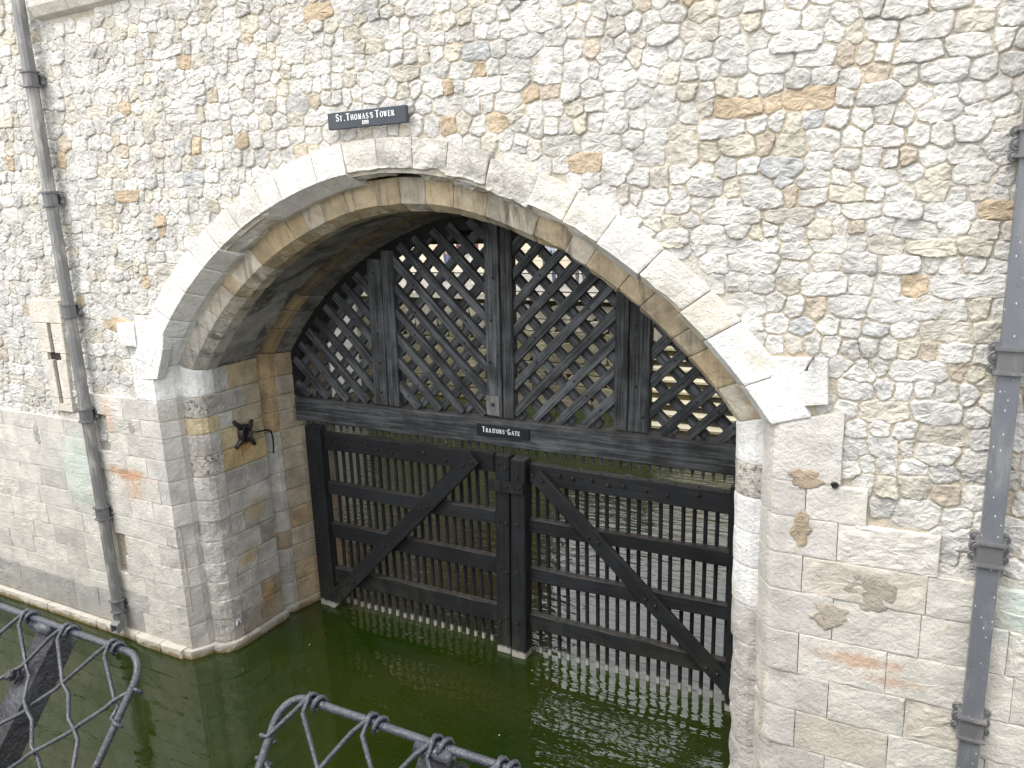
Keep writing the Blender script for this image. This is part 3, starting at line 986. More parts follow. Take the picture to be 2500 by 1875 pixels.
            # reveal: one or two stones, breaking joint
            k = rnd.choice((0.62, 0.74, 0.82, 0.70))
            sweep_block('jamb_block', [(0.303, 0.445), (0.308, k - 0.003)], side, q0, q1, M['jamb'], T, rt(0.5), amp=am, proud=pr, roundoff=0.006, gap=0.0025)
            sweep_block('jamb_block', [(0.308, k + 0.003), (0.312, 1.03), (0.24, 1.05)], side, q0, q1, M['jamb'], T, rt(0.9), amp=am * 0.8, proud=pr, roundoff=0.006, gap=0.0025)
            c4 = (0.46, 0.34, 0.20) if zc > 2.3 else rt(1.2)
            sweep_block('jamb_block', [(0.235, 1.05), (0.235, 1.12), (0.302, 1.21), (0.31, 1.27)], side, q0, q1, M['jamb'], T, c4, amp=0.004, proud=pr * 0.6, roundoff=0.005, gap=0.002)
            sweep_block('jamb_block', [(0.312, 1.275), (0.40, 1.64), (0.40, 2.1)], side, q0, q1, M['jamb'], T, rt(1.4), amp=0.005, proud=pr * 0.6, roundoff=0.006, gap=0.0025)
    # mortar patches on the weathered right pier
    for (cx, cz, rx, rz, col) in ((-0.615, 2.89, 0.10, 0.085, (0.42, 0.345, 0.265)), (-0.62, 2.56, 0.06, 0.12, (0.45, 0.37, 0.27)), (-0.185, 2.20, 0.14, 0.13, (0.42, 0.385, 0.33)),
                               (-0.43, 1.98, 0.11, 0.085, (0.50, 0.45, 0.38)), (-7.22, 2.55, 0.05, 0.08, (0.38, 0.36, 0.32)), (-8.95, 2.28, 0.05, 0.11, (0.42, 0.41, 0.39))):
        p = []
        for k in range(40):
            a = 2 * PI * k / 40
            r = 1 + 0.5 * noise.noise(Vector((math.cos(a) * 1.5 + cx * 9, math.sin(a) * 1.5, cz * 7))) + 0.3 * noise.noise(Vector((math.cos(a) * 4 + cx * 5, math.sin(a) * 4, cz * 3)))
            p.append((cx + rx * r * math.cos(a), cz + rz * r * math.sin(a)))
        v, f = slab_stone(p, -0.032, 0.007, RUB_RINGS, 0.004, 14.0)
        mobj('mortar_patch', v, f, M['rubble'], T, True, col)
    build_rubble(T)
    return T

build_tower()

# ------------------------------------------------------------------ water
def build_water():
    m, nt, b = new_mat('murky_green_water')
    P = nd(nt, 'ShaderNodeNewGeometry').outputs['Position']
    n = tex_noise(nt, P, 0.55, 3.0, 0.5)
    c = mixc(nt, rng(nt, n, 0.35, 0.65), (0.0080, 0.0190, 0.0015), (0.0175, 0.0245, 0.0034))
    nt.links.new(c, b.inputs['Base Color'])
    b.inputs['Roughness'].default_value = 0.02
    b.inputs['IOR'].default_value = 1.42
    b.inputs['Specular IOR Level'].default_value = 0.8
    n1 = tex_noise(nt, vscale(nt, P, (1.7, 6.5, 1.0)), 1.25, 2.0, 0.45, 0.5)
    n2 = tex_noise(nt, vscale(nt, P, (5.0, 13.0, 1.0)), 1.3, 2.0, 0.5, 0.4)
    y = nd(nt, 'ShaderNodeSeparateXYZ', {0: P})
    # ruffled inside the gate and below its right leaf, calm towards the left bank
    mask = tex_noise(nt, P, 0.6, 2.0)
    e = mth(nt, 'ADD', y.outputs[1], mth(nt, 'MULTIPLY', y.outputs[0], 0.6))
    ruff = rng(nt, mth(nt, 'ADD', e, mth(nt, 'MULTIPLY', mask, 1.6)), -2.4, 0.6, 0.07, 1.0)
    h = mth(nt, 'MULTIPLY', mth(nt, 'ADD', n1, mth(nt, 'MULTIPLY', n2, 0.30)), ruff)
    bp = nd(nt, 'ShaderNodeBump', {'Strength': 1.0, 'Distance': 0.015, 'Height': h})
    nt.links.new(bp.outputs[0], b.inputs['Normal'])
    o = mobj('water', [(-60, -4.9, 0), (60, -4.9, 0), (60, 40, 0), (-60, 40, 0)], [(0, 1, 2, 3)], m)
    o['kind'] = 'structure'
build_water()

# ------------------------------------------------------------------ wharf below the camera and ground
def build_ground():
    b = MB()
    b.box((-60, -60, -1.5), (60, -4.92, 3.0))
    o = b.build('wharf', M['paving'])
    o['kind'] = 'structure'
    o = mobj('ground', [(-900, -900, -1.55), (900, -900, -1.55), (900, 900, -1.55), (-900, 900, -1.55)], [(0, 1, 2, 3)], M['paving'])
    o['kind'] = 'structure'
    pw = empty('parapet_wall', (-1, -5, 3.0), 'low stone wharf parapet that carries the wire mesh panels', 'wall')
    b = MB()
    b.box((-6, -5.15, 3.0), (5, -4.93, 3.70))
    b.box((-6.02, -5.17, 3.703), (5.02, -4.91, 3.755))
    b.build('coping_and_wall', M['paving'], pw)
build_ground()


# ------------------------------------------------------------------ lattice screen over the gate
GY = 1.5
def clip_line(fz, xa, xb, xl, xr, zb, s):
    pts = []
    n = 240
    for k in range(n + 1):
        x = xa + (xb - xa) * k / n
        z = fz(x)
        if xl - 0.03 <= x <= xr + 0.03 and z >= zb and z <= z_arc(x, s):
            pts.append((x, z))
    return (pts[0], pts[-1]) if len(pts) > 4 else None

def build_lattice():
    S = empty('lattice_screen', (MX, GY, 2.3), 'weathered black timber lattice filling the arch above the gates', 'screen')
    rnd = random.Random(5)
    b = beam('bottom_beam', (-6.36, 1.525, 2.46), (-1.22, 1.525, 2.452), 0.275, 0.17, M['lattice'], S, bev=0.012, wob=0.012)
    # arched head frame
    for side in (-1, 1):
        P = [(0.36, 1.50), (0.50, 1.50), (0.50, 1.62), (0.36, 1.62)]
        qs = [q_of_z(2.6, 0.4) + (1 - q_of_z(2.6, 0.4)) * k / 26 for k in range(27)]
        v, f = [], []
        for q in qs:
            for s, y in P:
                x, z = path_pt(side, s, q)
                v.append((x, y + 0.004 * noise.noise(Vector((x * 3, y, z * 3))), z))
        for j in range(len(qs) - 1):
            for i in range(4):
                f.append((j * 4 + i, j * 4 + (i + 1) % 4, (j + 1) * 4 + (i + 1) % 4, (j + 1) * 4 + i))
        f += [(0, 1, 2, 3), (len(v) - 4, len(v) - 1, len(v) - 2, len(v) - 3)]
        mobj('arched_rail', v, f, M['wood'], S, fix=True)
    posts = [(-5.205, -5.025, -0.018), (-5.020, -4.870, -0.018), (-3.795, -3.632, -0.012), (-3.618, -3.492, -0.012), (-2.470, -2.336, -0.005), (-2.330, -2.132, -0.005)]
    for xa, xb, ln in posts:
        zt = z_arc((xa + xb) / 2, 0.42)
        xc = (xa + xb) / 2
        beam('post', (xc - 0.01, 1.505, 2.605), (xc + 0.03, 1.505, zt), xb - xa - 0.006, 0.10, M['lattice'], S, bev=0.008, wob=0.006)
        if xb - xa > 0.155:
            for k in range(5):
                z = 2.75 + k * (zt - 2.9) / 4
                hexnut('bolt', (xc + rnd.uniform(-.04, .04), 1.454, z), 0.010, 0.014, M['iron'], S)
    # iron strap at the foot of the middle pair
    b = MB()
    b.box((-3.80, 1.435, 2.63), (-3.655, 1.449, 2.83))
    b.build('strap', M['bracket'], S)
    hexnut('bolt', (-3.725, 1.435, 2.74), 0.014, 0.016, M['iron'], S)
    panels = [(-6.36, -5.20, 'b'), (-4.87, -3.79, 'b'), (-3.49, -2.468, 'f'), (-2.134, -1.2, 'f')]
    slw = 0.086
    for pi, (xl, xr, frontdir) in enumerate(panels):
        back_x0 = {0: -5.63, 1: -4.669, 2: -3.45, 3: -1.93}[pi]
        fore_x0 = {0: -5.53, 1: -4.66, 2: -3.56, 3: -2.04}[pi]
        bs, fs = -0.99, 0.97
        sp = 0.268 if pi in (1, 2) else 0.275
        for fam, x0, sl in (('b', back_x0, bs), ('f', fore_x0, fs)):
            y = 1.510 if fam == frontdir else 1.552
            for k in range(-16, 17):
                xs = x0 + k * sp + rnd.uniform(-0.012, 0.012)
                sl2 = sl + rnd.uniform(-0.015, 0.015)
                fz = lambda x: 2.62 + sl2 * (x - xs)
                r = clip_line(fz, xl - 0.05, xr + 0.05, xl, xr, 2.605, 0.43)
                if not r:
                    continue
                (xa, za), (xb, zb) = r
                if math.hypot(xb - xa, zb - za) < 0.12:
                    continue
                beam('slat', (xa, y, za), (xb, y, zb), slw * rnd.uniform(0.94, 1.07), 0.062, M['lattice'], S, bev=0.005, wob=0.005)
                if fam == frontdir:
                    nb = max(1, int(math.hypot(xb - xa, zb - za) / 0.62))
                    for j in range(nb):
                        t = (j + 0.5) / nb
                        hexnut('bolt', (xa + (xb - xa) * t, y - 0.032, za + (zb - za) * t), 0.008, 0.010, M['iron'], S)
    # spikes under the beam
    x = -6.28
    while x < -1.25:
        v = []
        r = 0.013
        L = rnd.uniform(0.125, 0.145)
        zt = 2.34
        prof = [(1.0, 0), (1.0, 0.45), (0.75, 0.75), (0.12, 1.0)]
        for s, t in prof:
            for a, c in ((-1, -1), (1, -1), (1, 1), (-1, 1)):
                v.append((x + a * r * s, 1.54 + c * r * s, zt - L * t))
        f = []
        for j in range(3):
            for i in range(4):
                f.append((j * 4 + i, j * 4 + (i + 1) % 4, (j + 1) * 4 + (i + 1) % 4, (j + 1) * 4 + i))
        f += [(0, 1, 2, 3), (12, 15, 14, 13)]
        mobj('spike', v, f, M['lattice'], S, fix=True)
        x += rnd.uniform(0.088, 0.104)
build_lattice()

# ------------------------------------------------------------------ the two gate leaves
def build_leaf(left):
    rnd = random.Random(21 if left else 22)
    if left:
        G = empty('water_gate', (-6.2, 1.55, 0), 'left black timber gate leaf, its brace rising towards the middle', 'gate', 'gate leaves standing in the water')
        beam('hinge_stile', (-6.185, 1.53, -0.4), (-6.165, 1.53, 2.26), 0.225, 0.13, M['wood'], G, bev=0.01, wob=0.005)
        beam('meeting_stile', (-3.755, 1.525, -0.35), (-3.664, 1.525, 2.215), 0.165, 0.13, M['wood'], G, bev=0.01, wob=0.004)
        xa, xb = -6.10, -3.80
        rails = [(2.085, 0.205), (1.505, 0.155), (0.975, 0.185), (0.40, 0.20)]
        brace = ((-6.16, 1.475, 0.02), (-4.00, 1.475, 2.15))
        bars = [-5.985 + 0.1065 * k for k in range(20)]
        xs_b = (-5.95, -5.72, -5.42, -5.28, -5.08, -4.66, -4.38)
    else:
        G = empty('water_gate', (-1.4, 1.55, 0), 'right black timber gate leaf, its brace falling away from the middle', 'gate', 'gate leaves standing in the water')
        beam('meeting_stile', (-3.567, 1.515, -0.35), (-3.472, 1.515, 2.20), 0.165, 0.16, M['wood'], G, bev=0.01, wob=0.004)
        beam('hinge_stile', (-1.33, 1.53, -0.4), (-1.33, 1.53, 2.2), 0.16, 0.12, M['wood'], G, bev=0.01, wob=0.005)
        xa, xb = -3.46, -1.27
        rails = [(2.03, 0.205), (1.485, 0.145), (0.95, 0.15), (0.395, 0.17)]
        brace = ((-3.30, 1.475, 2.06), (-1.19, 1.475, 0.08))
        bars = [-3.365 + 0.1065 * k for k in range(20)]
        xs_b = (-3.06, -2.92, -2.72, -2.56, -2.40, -2.18, -1.98, -1.70)
    for i, (z, h) in enumerate(rails):
        dz = rnd.uniform(-0.012, 0.012)
        beam('rail', (xa, 1.565, z + dz), (xb, 1.565, z - dz), h, 0.085, M['wood'], G, bev=0.009, wob=0.012)
    beam('brace', brace[0], brace[1], 0.175 if left else 0.155, 0.055, M['wood'], G, bev=0.008, wob=0.005)
    for x in bars:
        x += rnd.uniform(-0.006, 0.006)
        beam('bar', (x - 0.012, 1.625, -0.3), (x + 0.012, 1.625, rails[0][0] + 0.05), 0.034, 0.034, M['wood'], G, bev=0.006)
    for x in xs_b:
        hexnut('bolt', (x, 1.522, rails[0][0] + rnd.uniform(-0.035, 0.035)), 0.016, 0.022, M['iron'], G)
    a, b = Vector(brace[0]), Vector(brace[1])
    for (z, h) in rails:
        t = (z - a.z) / (b.z - a.z)
        if 0 < t < 1:
            p = a + (b - a) * t
            for d in (-0.05, 0.05):
                hexnut('bolt', (p.x + d, 1.447, p.z + d * (0.4 if left else -0.4)), 0.014, 0.020, M['iron'], G)
    # bolts on the stiles
    for (z, h) in rails:
        if left:
            for xx in (-3.74, -3.66):
                hexnut('bolt', (xx + (z - 1.1) * 0.035, 1.46, z + rnd.uniform(-.04, .04)), 0.013, 0.018, M['iron'], G)
            for d in (-0.05, 0.05):
                hexnut('bolt', (-6.17 + d, 1.464, z + d * 0.5), 0.014, 0.018, M['iron'], G)
        else:
            hexnut('bolt', (-3.52 + (z - 1.1) * 0.035, 1.434, z + rnd.uniform(-.04, .04)), 0.013, 0.018, M['iron'], G)
    # studs along the top rail's upper edge
    x = xa + 0.15
    while x < xb - 0.1:
        hexnut('stud', (x, 1.55 + rnd.uniform(-0.012, 0.012), rails[0][0] + rails[0][1] / 2 - 0.002), 0.010, 0.010, M['iron'], G, (0, 0, 1))
        x += rnd.uniform(0.19, 0.26)
    if left:      # latch strap reaching across to the other stile
        b = MB()
        b.box((-3.80, 1.412, 1.845), (-3.415, 1.428, 1.965))
        b.box((-3.72, 1.405, 1.86), (-3.66, 1.465, 1.95))
        b.build('latch_strap', M['iron'], G)
        for xx in (-3.77, -3.60, -3.46):
            hexnut('bolt', (xx, 1.412, 1.91), 0.012, 0.016, M['iron'], G)
build_leaf(True)
build_leaf(False)

# ------------------------------------------------------------------ lettering
GL = {
    'S': [[(.82, .80, 1), (.68, .95, .8), (.45, 1.0, .9), (.22, .92, 1.1), (.14, .74, 1.3), (.26, .58, 1.4), (.52, .49, 1.5), (.76, .40, 1.4), (.86, .23, 1.3), (.74, .07, 1.1), (.48, .0, .9), (.24, .05, .8), (.10, .22, 1)]],
    'T': [[(.0, .97, .8), (1.0, .97, .8)], [(.5, .97, 1.6), (.5, .0, 1.6)], [(.02, .97, .7), (.02, .86, .4)], [(.98, .97, .7), (.98, .86, .4)], [(.34, .02, .5), (.66, .02, .5)]],
    'H': [[(.16, 0, 1.5), (.16, 1, 1.5)], [(.84, 0, 1.5), (.84, 1, 1.5)], [(.16, .5, .8), (.84, .5, .8)], [(.02, .02, .5), (.32, .02, .5)], [(.68, .02, .5), (.98, .02, .5)], [(.02, .98, .5), (.32, .98, .5)], [(.68, .98, .5), (.98, .98, .5)]],
    'O': [[(.5 + .45 * math.cos(a), .5 + .5 * math.sin(a), .8 + .8 * abs(math.cos(a))) for a in [2 * PI * k / 20 for k in range(21)]]],
    'M': [[(.10, 0, .8), (.14, 1, .8)], [(.14, 1, 1.5), (.5, .06, 1.5)], [(.5, .06, .8), (.86, 1, .8)], [(.88, 1, 1.6), (.92, 0, 1.6)], [(-.02, .02, .5), (.24, .02, .5)], [(.76, .02, .5), (1.06, .02, .5)]],
    'A': [[(.06, 0, .8), (.48, 1, .8)], [(.48, 1, 1.6), (.92, 0, 1.6)], [(.22, .34, .7), (.76, .34, .7)], [(-.06, .02, .5), (.22, .02, .5)], [(.74, .02, .5), (1.06, .02, .5)]],
    'W': [[(.02, 1, 1.5), (.28, .02, 1.5)], [(.28, .02, .8), (.5, .95, .8)], [(.5, .95, 1.5), (.74, .02, 1.5)], [(.74, .02, .8), (.98, 1, .8)], [(-.10, .98, .5), (.16, .98, .5)], [(.84, .98, .5), (1.08, .98, .5)]],
    'E': [[(.16, 0, 1.6), (.16, 1, 1.6)], [(.04, .97, .8), (.84, .97, .8)], [(.16, .52, .7), (.66, .52, .7)], [(.04, .03, .8), (.88, .03, .8)], [(.84, .97, .8), (.84, .8, .5)], [(.88, .03, .8), (.88, .22, .5)], [(.66, .42, .6), (.66, .62, .6)]],
    'R': [[(.16, 0, 1.6), (.16, 1, 1.6)], [(.04, .97, .8), (.48, .97, .8), (.72, .88, 1.3), (.76, .73, 1.5), (.68, .58, 1.2), (.44, .49, .8), (.16, .49, .7)], [(.44, .49, 1.4), (.94, .02, 1.5)], [(.02, .02, .5), (.34, .02, .5)], [(.86, .02, .6), (1.04, .02, .6)]],
    'I': [[(.5, 0, 1.6), (.5, 1, 1.6)], [(.28, .02, .5), (.72, .02, .5)], [(.28, .98, .5), (.72, .98, .5)]],
    'G': [[(.86, .80, 1), (.72, .95, .8), (.48, 1.0, .9), (.22, .86, 1.3), (.08, .52, 1.6), (.18, .18, 1.4), (.46, .0, .9), (.72, .05, .9), (.82, .12, 1.4)], [(.82, .04, 1.5), (.82, .44, 1.5)], [(.62, .44, .6), (1.0, .44, .6)]],
    '1': [[(.5, 0, 1.5), (.5, 1, 1.5)], [(.5, 1, .8), (.28, .84, .8)], [(.28, .02, .6), (.72, .02, .6)]],
    '2': [[(.14, .76, 1), (.28, .95, 1), (.55, 1.0, 1), (.78, .86, 1.3), (.78, .66, 1.4), (.52, .34, 1.1), (.12, .05, 1)], [(.12, .04, 1.2), (.88, .04, 1.2)]],
    '8': [[(.5 + .3 * math.cos(a), .75 + .24 * math.sin(a), 1.1) for a in [2 * PI * k / 12 for k in range(13)]], [(.5 + .38 * math.cos(a), .26 + .26 * math.sin(a), 1.1) for a in [2 * PI * k / 12 for k in range(13)]]],
    '0': [[(.5 + .36 * math.cos(a), .5 + .5 * math.sin(a), 1.2) for a in [2 * PI * k / 16 for k in range(17)]]],
    '.': [[(.42, .05, 2.0), (.58, .05, 2.0)]],
    "'": [[(.55, 1.0, 1.6), (.42, .70, .5)]],
}
ADV = {'I': .62, '.': .42, "'": .42, 'M': 1.22, 'W': 1.2, 'S': .92, 'O': 1.12, 'T': 1.06, 'A': 1.10, '1': .62, '2': .86, '8': .86, '0': .86, 'R': 1.06, 'G': 1.1, 'H': 1.14, 'E': 1.0}
def lettering(name, runs, cx, z, y, total_w, parent, wmul=0.085, depth=0.003):
    """runs: (text, cap height).  Letters are laid out along x and scaled to total_w"""
    x = 0
    items = []
    for txt, h in runs:
        for ch in txt:
            if ch == ' ':
                x += 0.5 * h
                continue
            wd = h * 0.72
            items.append((ch, x, h, wd))
            x += ADV[ch] * wd * 1.28
    k = total_w / x
    b = MB()
    for ch, x0, h, wd in items:
        for st in GL[ch]:
            for (p, q) in zip(st[:-1], st[1:]):
                A = Vector((cx - total_w / 2 + (x0 + p[0] * wd) * k, z + p[1] * h))
                B = Vector((cx - total_w / 2 + (x0 + q[0] * wd) * k, z + q[1] * h))
                d = B - A
                if d.length < 1e-6:
                    continue
                d.normalize()
                n = Vector((-d.y, d.x))
                a1, a2 = p[2] * wmul * h / 2 * 1.15, q[2] * wmul * h / 2 * 1.15
                A2, B2 = A - d * a1 * 0.35, B + d * a2 * 0.35
                c = [A2 - n * a1, B2 - n * a2, B2 + n * a2, A2 + n * a1]
                jit = depth * (0.9 + 0.2 * random.random())
                v = [(t.x, y, t.y) for t in c] + [(t.x, y - jit, t.y) for t in c]
                b.add(v, [(0, 1, 2, 3), (7, 6, 5, 4), (0, 4, 5, 1), (1, 5, 6, 2), (2, 6, 7, 3), (3, 7, 4, 0)])
    return b.build(name, M['white'], parent, fix=True)

def build_signs():
    s = empty('name_sign', (-3.83, -0.06, 5.26), "dark slate sign lettered St. Thomas's Tower 1280, fixed above the arch", 'sign')
    beam('board', (-4.20, -0.075, 5.326), (-3.462, -0.075, 5.326), 0.124, 0.035, M['sign'], s, bev=0.004)
    lettering('lettering', [('S', .050), ('T. ', .038), ('T', .050), ("HOMAS'S ", .038), ('T', .050), ('OWER', .038)], -3.835, 5.322, -0.0935, 0.56, s, wmul=0.088)
    lettering('date', [('1280', .025)], -3.835, 5.285, -0.0935, 0.066, s, wmul=0.11)
    SX0, SX1, SZ = -3.920, -3.330, 2.476
    s = empty('name_sign', (-3.7, 1.43, 2.35), "small black sign lettered Traitors' Gate, fixed to the timber beam", 'sign')
    beam('board', (SX0, 1.428, SZ), (SX1, 1.428, SZ - 0.006), 0.112, 0.018, M['sign_black'], s, bev=0.003)
    lettering('lettering', [('T', .054), ("RAITORS' ", .041), ('G', .054), ('ATE', .041)], (SX0 + SX1) / 2 - 0.01, SZ - 0.020, 1.418, 0.430, s, wmul=0.088)
build_signs()

# ------------------------------------------------------------------ downpipes
def prism(prof, z0, z1, z0b=None):
    n = len(prof)
    v = [(x, y, z0) for x, y in prof] + [(x, y, z1) for x, y in prof]
    f = [(i, (i + 1) % n, n + (i + 1) % n, n + i) for i in range(n)] + [tuple(range(n - 1, -1, -1)), tuple(range(n, 2 * n))]
    return v, f
def octo(cx, cy, hx, hy, ch):
    return [(cx - hx + ch, cy - hy), (cx + hx - ch, cy - hy), (cx + hx, cy - hy + ch), (cx + hx, cy + hy - ch), (cx + hx - ch, cy + hy), (cx - hx + ch, cy + hy), (cx - hx, cy + hy - ch), (cx - hx, cy - hy + ch)]
def ear(side, cx, cy, z, fancy, mat, parent):
    """scalloped fixing ear with screw rosettes"""
    b = MB()
    lobes = ((0.075, 0.062, 0.030), (0.075, -0.062, 0.030), (0.064, 0.0, 0.040)) if fancy else ((0.062, 0.03, 0.022), (0.062, -0.035, 0.024))
    for j, (dx, dz, r) in enumerate(lobes):
        n = 14
        y = cy - 0.002 * j
        v = []
        for t, rr in ((0.02, 1.0), (0.0, 1.0), (-0.006, 0.8), (-0.004, 0.55), (-0.010, 0.40), (-0.012, 0.2)):
            for k in range(n):
                a = 2 * PI * k / n
                v.append((cx + side * dx + r * rr * math.cos(a), y + t, z + dz + r * rr * math.sin(a)))
        f = [(i * n + k, i * n + (k + 1) % n, (i + 1) * n + (k + 1) % n, (i + 1) * n + k) for i in range(5) for k in range(n)]
        f.append(tuple(5 * n + k for k in range(n)))
        b.add(v, f)
    b.box((cx + min(0, side * 0.075), cy - 0.001, z - 0.05), (cx + max(0, side * 0.075), cy + 0.018, z + 0.05))
    return b.build('bracket_ear', mat, parent, fix=True)

def downpipe(x, y, zs, ztop, zbot, label, hx, hy, ch, fancy, mat, shoe):
    root = empty('drainpipe', (x, y, zbot), label, 'drainpipe', 'drainpipes on the tower wall')
    zz = [ztop] + zs + [zbot]
    zz = sorted(set(zz), reverse=True)
    for a, b in zip(zz[:-1], zz[1:]):
        v, f = prism(octo(x, y, hx, hy, ch), b + 0.002, a - 0.002)
        mobj('pipe_section', v, f, mat, root, fix=True)
    for z in zs:
        b = MB()
        v, f = prism(octo(x, y, hx + 0.008, hy + 0.008, ch), z - 0.055, z + 0.055)
        b.add(v, f)
        for zc in (z - 0.066, z + 0.066):
            for k, (g, dz) in enumerate(((0.016, 0.011), (0.022, 0.006))):
                v, f = prism(octo(x, y, hx + g, hy + g, ch), zc - dz, zc + dz)
                b.add(v, f)
        br = b.build('bracket', M['bracket'], root, fix=True)
        for s in (-1, 1):
            ear(s, x, -0.035 if not fancy else -0.045, z, fancy, M['bracket'], br)
    if shoe:
        b = MB()
        rings = []
        out = Vector((0.12, -1.0, 0)).normalized()
        sidev = Vector((1.0, 0.12, 0)).normalized()
        p0 = Vector((x, y, zbot + 0.004))
        c1 = p0 + Vector((0, 0, -0.10))
        for (c, ux, uy, sc) in ((p0, Vector((1, 0, 0)), Vector((0, 1, 0)), 1.0), (c1, sidev, (-out + Vector((0, 0, -0.9))).normalized() * 1.15, 1.0),
                                (c1 + out * 0.10 + Vector((0, 0, -0.035)), sidev, Vector((0, 0, -1)), 1.0), (c1 + out * 0.10 + Vector((0, 0, -0.035)), sidev, Vector((0, 0, -1)), 0.80),
                                (c1 + out * 0.00 + Vector((0, 0, -0.02)), sidev, Vector((0, 0, -1)), 0.72)):
            rings.append([c + ux * (a * hx * sc) + uy * (q * hy * sc) for a, q in ((-1, -1), (1, -1), (1, 1), (-1, 1))])
        v = [q for r in rings for q in r]
        f = [(j * 4 + i, j * 4 + (i + 1) % 4, (j + 1) * 4 + (i + 1) % 4, (j + 1) * 4 + i) for j in range(4) for i in range(4)] + [(16, 17, 18, 19), (0, 3, 2, 1)]
        b.add(v, f)
        b.build('shoe', mat, root)
    return root
downpipe(-7.835, -0.105, [6.01, 4.88, 3.76, 2.645, 1.535, 0.42], 8.2, 0.30, 'narrow grey drainpipe with an open shoe, left of the arch', 0.052, 0.052, 0.026, False, M['lead'], True)
downpipe(0.405, -0.105, [6.0, 4.86, 3.73, 2.61, 1.48, 0.36], 8.2, -0.3, 'broad speckled drainpipe with scrolled ears, right of the arch', 0.054, 0.050, 0.006, True, M['lead_spotted'], False)

# ------------------------------------------------------------------ iron anchor on the left reveal, nail, plug, survey mark
def build_small():
    xr = MX - (HW - 0.31)
    A = empty('wall_anchor', (xr, 0.74, 2.36), 'black four-armed iron anchor plate with a hanging rod, on the left reveal', 'wall anchor')
    c = Vector((xr + 0.03, 0.74, 2.355))
    n = 16
    v, f = [], []
    prof = [(0.0, 1.0), (0.028, 1.0), (0.05, 0.8), (0.055, 0.62), (0.035, 0.5), (0.03, 0.3)]
    for h, r in prof:
        for k in range(n):
            a = 2 * PI * k / n
            v.append((xr + 0.012 + h, c.y + 0.092 * r * math.cos(a), c.z + 0.105 * r * math.sin(a)))
    f = [(j * n + k, j * n + (k + 1) % n, (j + 1) * n + (k + 1) % n, (j + 1) * n + k) for j in range(len(prof) - 1) for k in range(n)]
    f.append(tuple((len(prof) - 1) * n + k for k in range(n)))
    mobj('boss', v, f, M['iron'], A, smooth=True, fix=True)
    for (y, z) in ((0.612, 2.515), (0.862, 2.465), (0.600, 2.222), (0.862, 2.195)):
        d = Vector((0, y, z)) - Vector((0, c.y, c.z))
        p0 = c + d * 0.35
        p1 = Vector((xr + 0.02, y, z))
        b = MB()
        b.tube([p0, (p0 + p1) / 2 + Vector((0.012, 0, 0)), p1 - d.normalized() * 0.03, p1], [0.034, 0.026, 0.020, 0.023], 8)
        b.build('arm', M['iron'], A, smooth=True)
    b = MB()
    pts = [(xr + 0.06, 0.76, 2.36), (xr + 0.10, 0.85, 2.345), (xr + 0.10, 0.97, 2.335), (xr + 0.09, 1.045, 2.30), (xr + 0.08, 1.075, 2.22), (xr + 0.07, 1.08, 2.12), (xr + 0.07, 1.07, 2.03)]
    b.tube(pts, 0.010, 8)
    b.build('hanging_rod', M['iron'], A, smooth=True)

    N = empty('iron_nail', (-0.625, -0.05, 3.65), 'short bent iron nail in the white block at the right springing', 'nail')
    b = MB()
    b.tube([(-0.600, -0.03, 3.672), (-0.605, -0.075, 3.668), (-0.618, -0.088, 3.645), (-0.632, -0.090, 3.610)], [0.007, 0.008, 0.008, 0.007], 8)
    b.build('shank', M['bracket'], N, smooth=True)
    hexnut('head', (-0.633, -0.090, 3.606), 0.010, 0.008, M['bracket'], N, (0, 0, -1))

    K = empty('iron_socket', (-0.44, -0.03, 2.87), 'small round rusty iron socket in the weathered right pier', 'socket')
    b = MB()
    n = 14
    v = []
    for h, r in ((0.0, 1.0), (0.005, 0.92), (0.008, 0.72), (-0.004, 0.5), (-0.004, 0.3)):
        for k in range(n):
            a = 2 * PI * k / n
            v.append((-0.44 + 0.024 * r * math.cos(a) * (1 + .15 * math.sin(3 * a)), -0.040 - h, 2.872 + 0.024 * r * math.sin(a)))
    b.add(v, [(j * n + k, j * n + (k + 1) % n, (j + 1) * n + (k + 1) % n, (j + 1) * n + k) for j in range(4) for k in range(n)] + [tuple(4 * n + k for k in range(n))])
    b.build('rim', M['iron'], K, fix=True)

    x = MX - (HW - 0.300)
    v = [(x + 0.018, 0.335, 0.26), (x + 0.018, 0.385, 0.26), (x + 0.018, 0.385, 0.31), (x + 0.018, 0.335, 0.31), (x + 0.018, 0.36, 0.285)]
    Ts = empty('survey_mark', (x, 0.36, 0.26), 'tiny black and white survey mark low on the left jamb', 'marker')
    b = MB()
    b.box((x + 0.004, 0.335, 0.26), (x + 0.016, 0.385, 0.31))
    b.build('white_plate', M['white'], Ts)
    mobj('black_triangles', v, [(0, 1, 4), (2, 3, 4)], M['sign_black'], Ts)
build_small()

